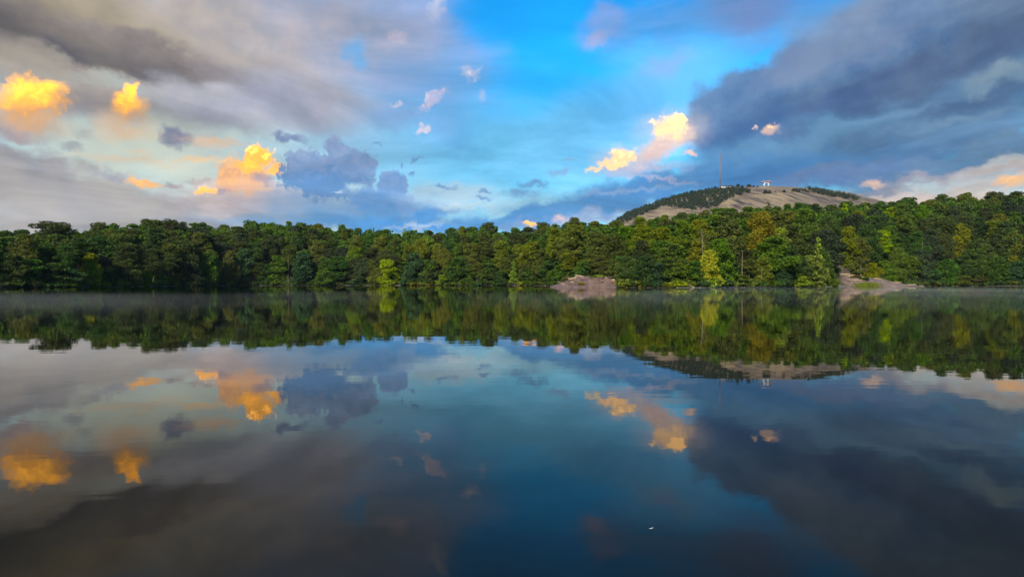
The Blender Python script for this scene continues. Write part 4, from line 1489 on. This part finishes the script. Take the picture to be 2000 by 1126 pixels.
for nm, V, px, t_y, h, w, hue, lab in (
        ('o', OUT, 1134, 236.5, 1.5, 2.6, 'rust', 'small brownish shrub at the foot of the granite outcrop'),
        ('o', OUT, 1160, 243.0, 1.4, 3.0, 'olive', 'dark tuft of shrub in a hollow of the granite outcrop'),
        ('o', OUT, 1173, 246.0, 1.3, 3.6, 'bright', 'yellow-green tuft beneath the top flakes of the granite outcrop'),
        ('g', None, 1086, 298.0, 2.2, 6.0, 'mid', 'mid-green shrub on the slope just left of the granite outcrop'),
        ('g', None, 1094, 282.0, 2.0, 5.0, 'olive', 'olive shrub on the slope just left of the granite outcrop'),
        ('g', None, 1103, 276.0, 2.4, 5.5, 'deep', 'dark shrub behind the left end of the granite outcrop'),
        ('g', None, 1114, 272.0, 2.2, 5.0, 'mid', 'mid-green shrub behind the left end of the granite outcrop'),
        ('g', None, 1128, 268.0, 2.0, 5.0, 'olive', 'olive shrub behind the crest of the granite outcrop'),
        ('g', None, 1158, 266.0, 2.0, 5.0, 'bright', 'yellow-green shrub behind the crest of the granite outcrop'),
        ('g', None, 1176, 266.0, 2.8, 5.5, 'mid', 'mid-green shrub behind the top flakes of the granite outcrop'),
        ('g', None, 1198, 262.0, 2.4, 5.0, 'olive', 'olive shrub behind the right end of the granite outcrop'),
        ('g', None, 1212, 240.0, 2.6, 4.6, 'mid', 'mid-green shrub against the right end of the granite outcrop'),
        ('g', None, 1218, 231.0, 2.0, 4.0, 'deep', 'dark shrub at the water by the right end of the granite outcrop'),
        ('g', None, 1604, 282.0, 3.2, 5.0, 'bright', 'bright green shrub at the left end of the granite bank'),
        ('g', None, 1613, 290.0, 3.4, 5.0, 'mid', 'mid-green shrub at the left end of the granite bank'),
        ('g', None, 1622, 303.0, 3.4, 5.0, 'olive', 'olive shrub above the left end of the granite bank'),
        ('g', None, 1600, 276.0, 1.6, 4.0, 'olive', 'low olive shrub at the water left of the granite bank'),
        ('g', None, 1630, 316.0, 3.6, 5.0, 'deep', 'dark shrub above the left ledge of the granite bank'),
        ('g', None, 1652, 338.0, 3.6, 6.0, 'deep', 'dark shrub behind the top of the granite bank'),
        ('g', None, 1742, 322.0, 2.0, 5.0, 'mid', 'mid-green shrub over the right slope of the granite bank'),
        ('g', None, 1764, 328.0, 2.2, 5.0, 'teal', 'blue-green shrub over the right slope of the granite bank'),
        ('g', None, 1786, 334.0, 2.0, 5.0, 'deep', 'dark shrub at the right end of the granite bank'),
        ('b', BANK, 1688, 306.0, 2.0, 4.6, 'deep', 'round dark shrub in the middle of the granite bank'),
        ('b', BANK, 1672, 309.0, 1.6, 4.2, 'rust', 'brownish shrub left of the round dark one on the granite bank')):
    x = (px - 1000) / FOC * t_y
    plant('shrub', int(rg.integers(0, 3)), (x, t_y, (rock_top(V, x, t_y) if V is not None else ground_at(x, t_y)) - .15), h, w, hue, 1.0 + px, lab, 'shrubs about the granite')

# yellow grass at the foot of the bank
pts = []
for _ in range(2600):
    px = 1695 + rg.normal() * 15
    y = 300.2 + rg.normal() * 1.1
    if not 1664 < px < 1728:
        continue
    x = (px - 1000) / FOC * y
    z = max(rock_top(BANK, x, y), .05)
    hh = rg.uniform(.2, .7) * (1.15 - abs(px - 1690) / 45)
    a = rg.uniform(0, 6.28)
    dx, dy = math.cos(a) * .09, math.sin(a) * .09
    lx, ly = rg.normal() * .16, rg.normal() * .16
    pts += [(x - dx, y - dy, z), (x + dx, y + dy, z), (x + lx + dx * .2, y + ly + dy * .2, z + hh), (x + lx - dx * .2, y + ly - dy * .2, z + hh)]
o = obj('grass', mesh_np('grass', pts, np.arange(len(pts)).reshape(-1, 4)), LEAF['olive'])
tag(o, 'tuft of yellow-green grass at the foot of the granite bank', kind='stuff')

# ------------------------------------------------------------------ bare and fallen wood
def snag(px, dY, top, lean, label, limbs=6, name='dead_tree', r=.11):
    Y = float(SHORE(px)) + dY
    x = (px - 1000) / FOC * Y
    z = ground_at(x, Y)
    h = (HOR - top) / FOC * Y + EYE - z
    e = empty(name, (x, Y, z))
    b = Build()
    ps = [(lean * (i / 6) ** 1.3 + rg.normal() * .06, rg.normal() * .05, h * i / 6 - .3 * (i == 0)) for i in range(7)]
    b.tube(ps, [r * (1 - .12 * i) for i in range(7)], 6)
    b.build('trunk', BARK_PALE, e, smooth=True)
    for i in range(limbs):
        f = rg.uniform(.45, .97)
        s = Vector((lean * f ** 1.3, 0, h * f))
        a = rg.uniform(0, 6.28)
        L = rg.uniform(.8, 2.4) * (1.2 - f * .5)
        tip = s + Vector((math.cos(a) * L, math.sin(a) * L * .6, L * rg.uniform(.3, .9)))
        Build().tube([s, s.lerp(tip, .5) + Vector((0, 0, -.08)), tip], [r * .45, r * .3, r * .1], 5).build('branch', BARK_PALE, e, smooth=True)
    tag(e, label, 'dead tree')


snag(1375, 9, 449, -.9, 'leafless pale snag rising behind the brightest yellow tree', 8)
snag(1449, 3.2, 488, .1, 'straight bare pale trunk at the water beneath the rusty crowns', 3)
snag(1419, 2.2, 500, .3, 'thin pale leafless trunk right of the brightest yellow tree', 4, r=.085)
snag(1485, 2.2, 520, .6, 'short pale leaning stem at the water left of the massive tree', 3, r=.085)
snag(500, 3, 520, .2, 'slim pale trunk on the shadowed bank left of the round blue-green tree', 3)
snag(563, 3, 505, .1, 'tall thin pale trunk just left of the round blue-green tree', 3)
snag(1800, 12, 470, .2, 'pale bare trunk showing through the dark wood beyond the granite bank', 4)
# fallen trunk by the outcrop's right
Y = float(SHORE(1348)) + .6
x = (1348 - 1000) / FOC * Y
e = empty('fallen_trunk', (x, Y, 0))
Build().tube([(-1.9, 1.4, 2.3), (-.6, .5, 1.1), (.9, -.6, .12), (1.6, -1.1, -.35)], [.07, .12, .15, .16], 7).build('trunk', BARK_PALE, e, smooth=True)
for s, t in (((-1.0, .8, 1.5), (-.4, .3, 2.4)), ((-.2, .2, .85), (.9, .4, 1.5)), ((-1.5, 1.1, 1.9), (-2.5, 1.3, 2.4))):
    Build().tube([s, t], [.06, .02], 5).build('branch', BARK_PALE, e, smooth=True)
tag(e, 'pale fallen trunk slanting into the water left of the brightest yellow tree', 'log')
# post in the shallows at the left
Y = float(SHORE(188)) - 1.0
e = obj('stump', Build().tube([(0, 0, -.9), (.02, 0, .5), (-.03, .02, 1.25)], [.17, .15, .11], 8).mesh('stump', True), BARK_PALE, None, ((188 - 1000) / FOC * Y, Y, 0))
tag(e, 'short pale stump standing in the shallows at the picture\'s left', 'stump')

# ------------------------------------------------------------------ the mountain's woods and summit
def inside(px, py, poly):
    r = False
    j = len(poly) - 1
    for i in range(len(poly)):
        if (poly[i][1] > py) != (poly[j][1] > py) and px < (poly[j][0] - poly[i][0]) * (py - poly[i][1]) / (poly[j][1] - poly[i][1]) + poly[i][0]:
            r = not r
        j = i
    return r


WOODS = (
    (((1196, 438), (1225, 419), (1260, 405), (1300, 391), (1340, 380), (1385, 374), (1420, 370), (1452, 371), (1466, 376), (1448, 383), (1425, 388), (1412, 398), (1398, 406), (1352, 411), (1322, 407), (1300, 403), (1268, 414), (1240, 428), (1215, 440)), 950, (6, 10),
     'dark green wood climbing the mountain\'s left shoulder'),
    (((1576, 371), (1600, 374), (1640, 381), (1684, 391), (1672, 392), (1630, 386), (1588, 378)), 190, (7, 11), 'dark wood along the right brow of the mountain'),
    (((1536, 371), (1580, 373), (1580, 377), (1552, 376), (1536, 375)), 30, (4, 6), 'thin line of dark scrub below the right brow of the mountain'),
)
for poly, n, (h0, h1), lab in WOODS:
    out = []
    x0, x1 = min(p[0] for p in poly), max(p[0] for p in poly)
    X = rg.uniform(x0, x1, n * 40)
    T = rg.uniform(0.0, .62, n * 40)
    Yy = MY - T * 620
    Xw = (X - 1000) / FOC * Yy
    Z = mountain_z(Xw, T)
    PY = HOR - FOC * (Z - EYE) / Yy
    k = 0
    for i in range(len(X)):
        if k >= n:
            break
        if inside(X[i], PY[i], poly):
            k += 1
            h = rg.uniform(h0, h1)
            w = h * rg.uniform(.55, .8)
            for _c in range(4):
                c = np.array((Xw[i] + rg.normal() * w * .22, Yy[i] + rg.normal() * w * .22, Z[i] + h * rg.uniform(.3, .78)))
                out.append(leaf_quads(clump_points(c, (w * .34, w * .34, h * .24), 16, rg), .85, rg))
    out = np.vstack(out)
    o = obj('hill_woods', mesh_np('hill_woods', out, np.arange(len(out)).reshape(-1, 4)), LEAF['hill'])
    tag(o, lab, kind='stuff')

for px, py, h, w, lab in (
        (1364, 373.5, 4, 4, 'lone small dark tree on the mountain\'s left skyline'),
        (1378, 371, 5, 4, 'first of the small dark trees left of the radio mast'),
        (1384, 370, 6, 3.4, 'second of the small dark trees left of the radio mast'),
        (1390, 370, 6, 3.4, 'third of the small dark trees left of the radio mast'),
        (1396, 369.5, 7, 7, 'widest of the small dark trees left of the radio mast'),
        (1402, 369, 5, 4, 'small dark tree touching the foot of the radio mast'),
        (1430, 366, 3, 6, 'low dark scrub at the right end of the summit building'),
        (1441, 365.5, 8, 8, 'tallest dark tree between the summit building and the cable tower'),
        (1449, 365.5, 5, 6, 'small dark tree right of the tallest summit one'),
        (1462, 365.5, 7, 10, 'wide dark tree half-way from summit building to cable tower'),
        (1471, 365.5, 4, 5, 'small dark tree beside the wide summit one'),
        (1479, 365.5, 3.5, 4, 'last small dark tree left of the cable tower'),
        (1494, 378, 8, 9, 'left one of the dark tree pair below the cable tower'),
        (1502, 378, 7, 8, 'right one of the dark tree pair below the cable tower'),
        (1531, 376, 6, 6, 'solitary dark tree on bare granite right of the cable tower'),
        (1514, 376, 3, 3, 'tiny dark bush on granite below the cable tower'),
        (1447, 372, 8, 6, 'dark tree at the upper end of the left mountain wood')):
    e = mountain_point(px, py)
    y = e[2] if e else MY
    x = (px - 1000) / FOC * y
    z = e[3] if e else float(mountain_z(np.array([x]), np.array([0.0]))[0])
    plant('round', int(rg.integers(0, 4)), (x, y, z - .4), h, w, 'hill', float(rg.uniform(0, 6)), lab, 'small trees on the mountain top')

STEEL = plain_mat('weathered_steel', (.16, .14, .15), .6, .3)
WHITE = plain_mat('white_paint', (.62, .58, .53), .6, var=.08)
RUST = plain_mat('red_brown_paint', (.34, .17, .15), .7)
DARK = plain_mat('dark_roof', (.06, .05, .055), .7)
CONC = plain_mat('pale_concrete', (.62, .52, .46), .8, var=.085)
GLASS = plain_mat('dark_glass', (.03, .04, .05), .15)


def summit(px):
    x = (px - 1000) / FOC * MY
    return x, MY, float(mountain_z(np.array([x]), np.array([0.0]))[0])


# radio mast: three legs, lattice, beacon
x, y, z = summit(1406)
e = empty('radio_mast', (x, y, z - 1))
H = (HOR - 293) / FOC * MY + EYE - z + 1
cs = [(1.15 * math.cos(a), 1.15 * math.sin(a)) for a in (R(90), R(210), R(330))]
for cx, cy in cs:
    Build().tube([(cx, cy, 0), (cx, cy, H * .86)], [.55, .5], 6).build('leg', STEEL, e)
br = Build()
zz = 1.0
while zz < H * .86 - 2:
    for i in range(3):
        a, c = cs[i], cs[(i + 1) % 3]
        br.tube([(a[0], a[1], zz), (c[0], c[1], zz + 1.5)], [.13, .13], 4)
        br.tube([(a[0], a[1], zz + 1.5), (c[0], c[1], zz + 1.5)], [.11, .11], 4)
    zz += 1.5
o = br.build('lattice', STEEL, e)
o['kind'] = 'stuff'
Build().tube([(0, 0, H * .855), (0, 0, H)], [.45, .22], 8).build('antenna', STEEL, e)
Build().box((0, 0, H * .86), (2.6, 2.6, .5)).build('platform', STEEL, e)
Build().box((0, 0, .7), (4, 4, 1.4)).build('footing', CONC, e)
tag(e, 'tall thin lattice radio mast standing on the mountain top', 'radio mast')

# cable-car tower
x, y, z = summit(1496)
e = empty('cable_tower', (x, y, z - .6))
S = MPX
ht = (HOR - 356.5) / FOC * MY + EYE - z + .6
for lx in (-5.2, 5.2):
    for ly in (-3, 3):
        Build().tube([(lx, ly, 0), (lx * .96, ly * .8, ht)], [.62, .55], 8).build('leg', WHITE, e, smooth=True)
for zz in (.92,):
    Build().box((0, -2.9, ht * zz), (10.2, .7, .8)).build('cross_beam', WHITE, e)
b = Build()
n = 9
for i in range(n):
    u = -1 + 2 * i / (n - 1)
    xx, zz = u * 12.5, ht + 1.9 - 2.0 * abs(u) ** 2.2
    for yy in (-4.5, 4.5):
        b.v += [(xx, yy, zz), (xx, yy, zz + 1.2)]
for i in range(n - 1):
    k = i * 4
    b.q += [[k, k + 4, k + 5, k + 1], [k + 2, k + 3, k + 7, k + 6], [k + 1, k + 5, k + 7, k + 3], [k, k + 2, k + 6, k + 4]]
b.q += [[0, 1, 3, 2], [(n - 1) * 4 + i for i in (0, 2, 3, 1)]]
b.build('saddle_beam', RUST, e)
for sx in (-9.5, 9.5):
    Build().box((sx, 0, ht - .6), (3.2, 7.5, .9)).build('sheave_frame', STEEL, e)
Build().box((-6, 0, ht + 3.1), (.8, 4, .8)).build('walkway', WHITE, e)
Build().box((6, 0, ht + 3.1), (.8, 4, .8)).build('walkway', WHITE, e)
tag(e, 'white-legged cable car tower with a curved reddish top on the summit', 'cable tower')

# summit building
x, y, z = summit(1418)
e = empty('summit_building', (x, y, z - 1.5))
Build().box((0, 0, 2.6), (25, 12, 5.2)).build('wall', CONC, e)
Build().box((-3, -7.5, 1.6), (20, 3, 3.2)).build('terrace', WHITE, e)
b = Build()
b.v = [(-12, -8, 5.6), (13.5, -8, 7.6), (13.5, 7, 7.6), (-12, 7, 5.6), (-12, -8, 6.5), (13.5, -8, 8.9), (13.5, 7, 8.9), (-12, 7, 6.5)]
b.q = [[0, 3, 2, 1], [4, 5, 6, 7], [0, 1, 5, 4], [1, 2, 6, 5], [2, 3, 7, 6], [3, 0, 4, 7]]
b.build('roof', DARK, e)
Build().box((11, -1, 6.2), (3, 8, 2.6)).build('roof_house', DARK, e)
for i in range(6):
    Build().box((-9.5 + i * 3.8, -6.06, 4.0), (2.8, .12, 1.5)).build('window', GLASS, e)
tag(e, 'low pale building with a slanting dark roof beside the mast', 'building')

# a leaf afloat near the viewer
d = math.tan(math.atan(11 / FOC) + math.atan((1032 - 563) / FOC))
Y = EYE / d
e = obj('floating_leaf', mesh_np('floating_leaf', [(-.014, 0, .003), (-.004, -.006, .002), (.012, -.003, .006), (.016, .002, .009), (.004, .007, .003), (-.008, .005, .002)], None,
        [(0, 1, 5), (1, 4, 5), (1, 2, 4), (2, 3, 4)]), plain_mat('dry_leaf', (.62, .58, .5), .7, scale=60), None, ((1272 - 1000) / FOC * Y, Y, .001))
tag(e, 'tiny pale leaf floating on the near dark water', 'leaf')

# ------------------------------------------------------------------ air: thin haze over everything, mist on the water
def air_box(name, lo, hi, density, colour, label, noise=None):
    b = Build()
    b.box([(p + q) / 2 for p, q in zip(lo, hi)], [q - p for p, q in zip(lo, hi)])
    m = bpy.data.materials.new(name)
    m.use_nodes = True
    nt = m.node_tree
    nt.nodes.remove(nt.nodes['Principled BSDF'])
    v = nn(nt, 'ShaderNodeVolumePrincipled')
    v.inputs['Color'].default_value = tuple(colour) + (1,)
    v.inputs['Density'].default_value = density
    v.inputs['Anisotropy'].default_value = .2
    nt.links.new(v.outputs[0], nt.nodes['Material Output'].inputs['Volume'])
    if noise:
        # wisps, thickest in a belt short of the far shore that bends back along the point
        n = noise_tex(nt, noise, 4, .62, stretch=(1, .5, 1))
        g1 = nn(nt, 'ShaderNodeNewGeometry')
        g2 = nn(nt, 'ShaderNodeSeparateXYZ')
        nt.links.new(g1.outputs['Position'], g2.inputs[0])

        def rng_(src, a, b_, lo=0.0, hi=1.0):
            r = nn(nt, 'ShaderNodeMapRange')
            nt.links.new(src, r.inputs['Value'])
            for k, v_ in (('From Min', a), ('From Max', b_), ('To Min', lo), ('To Max', hi)):
                r.inputs[k].default_value = v_
            return r.outputs[0]

        def mul(a, b_):
            k = nn(nt, 'ShaderNodeMath', operation='MULTIPLY')
            for i_, q_ in enumerate((a, b_)):
                if isinstance(q_, float):
                    k.inputs[i_].default_value = q_
                else:
                    nt.links.new(q_, k.inputs[i_])
            return k.outputs[0]
        far = nn(nt, 'ShaderNodeMath', operation='SUBTRACT')
        nt.links.new(rng_(g2.outputs[0], 5, 60, 96, 205), far.inputs[0])
        nt.links.new(g2.outputs[1], far.inputs[1])
        d = mul(mul(rng_(n, .45, .62), rng_(far.outputs[0], 0, 14)), mul(rng_(g2.outputs[1], 26, 60), density))
        nt.links.new(d, v.inputs['Density'])
    o = b.build(name, m)
    tag(o, label, kind='stuff')
    return o


HAZE = True
MIST = True
if HAZE:
    air_box('haze', (-3400, -3400, -3), (3400, 3400, 350), 0.000025, (.80, .87, 1.0), 'thin bluish evening haze over lake and mountain')
if MIST:
    air_box('mist', (-140, 26, .02), (190, 205, .6), .0034, (1.0, .96, .88), 'low wisps of mist lying on the lake', .028)
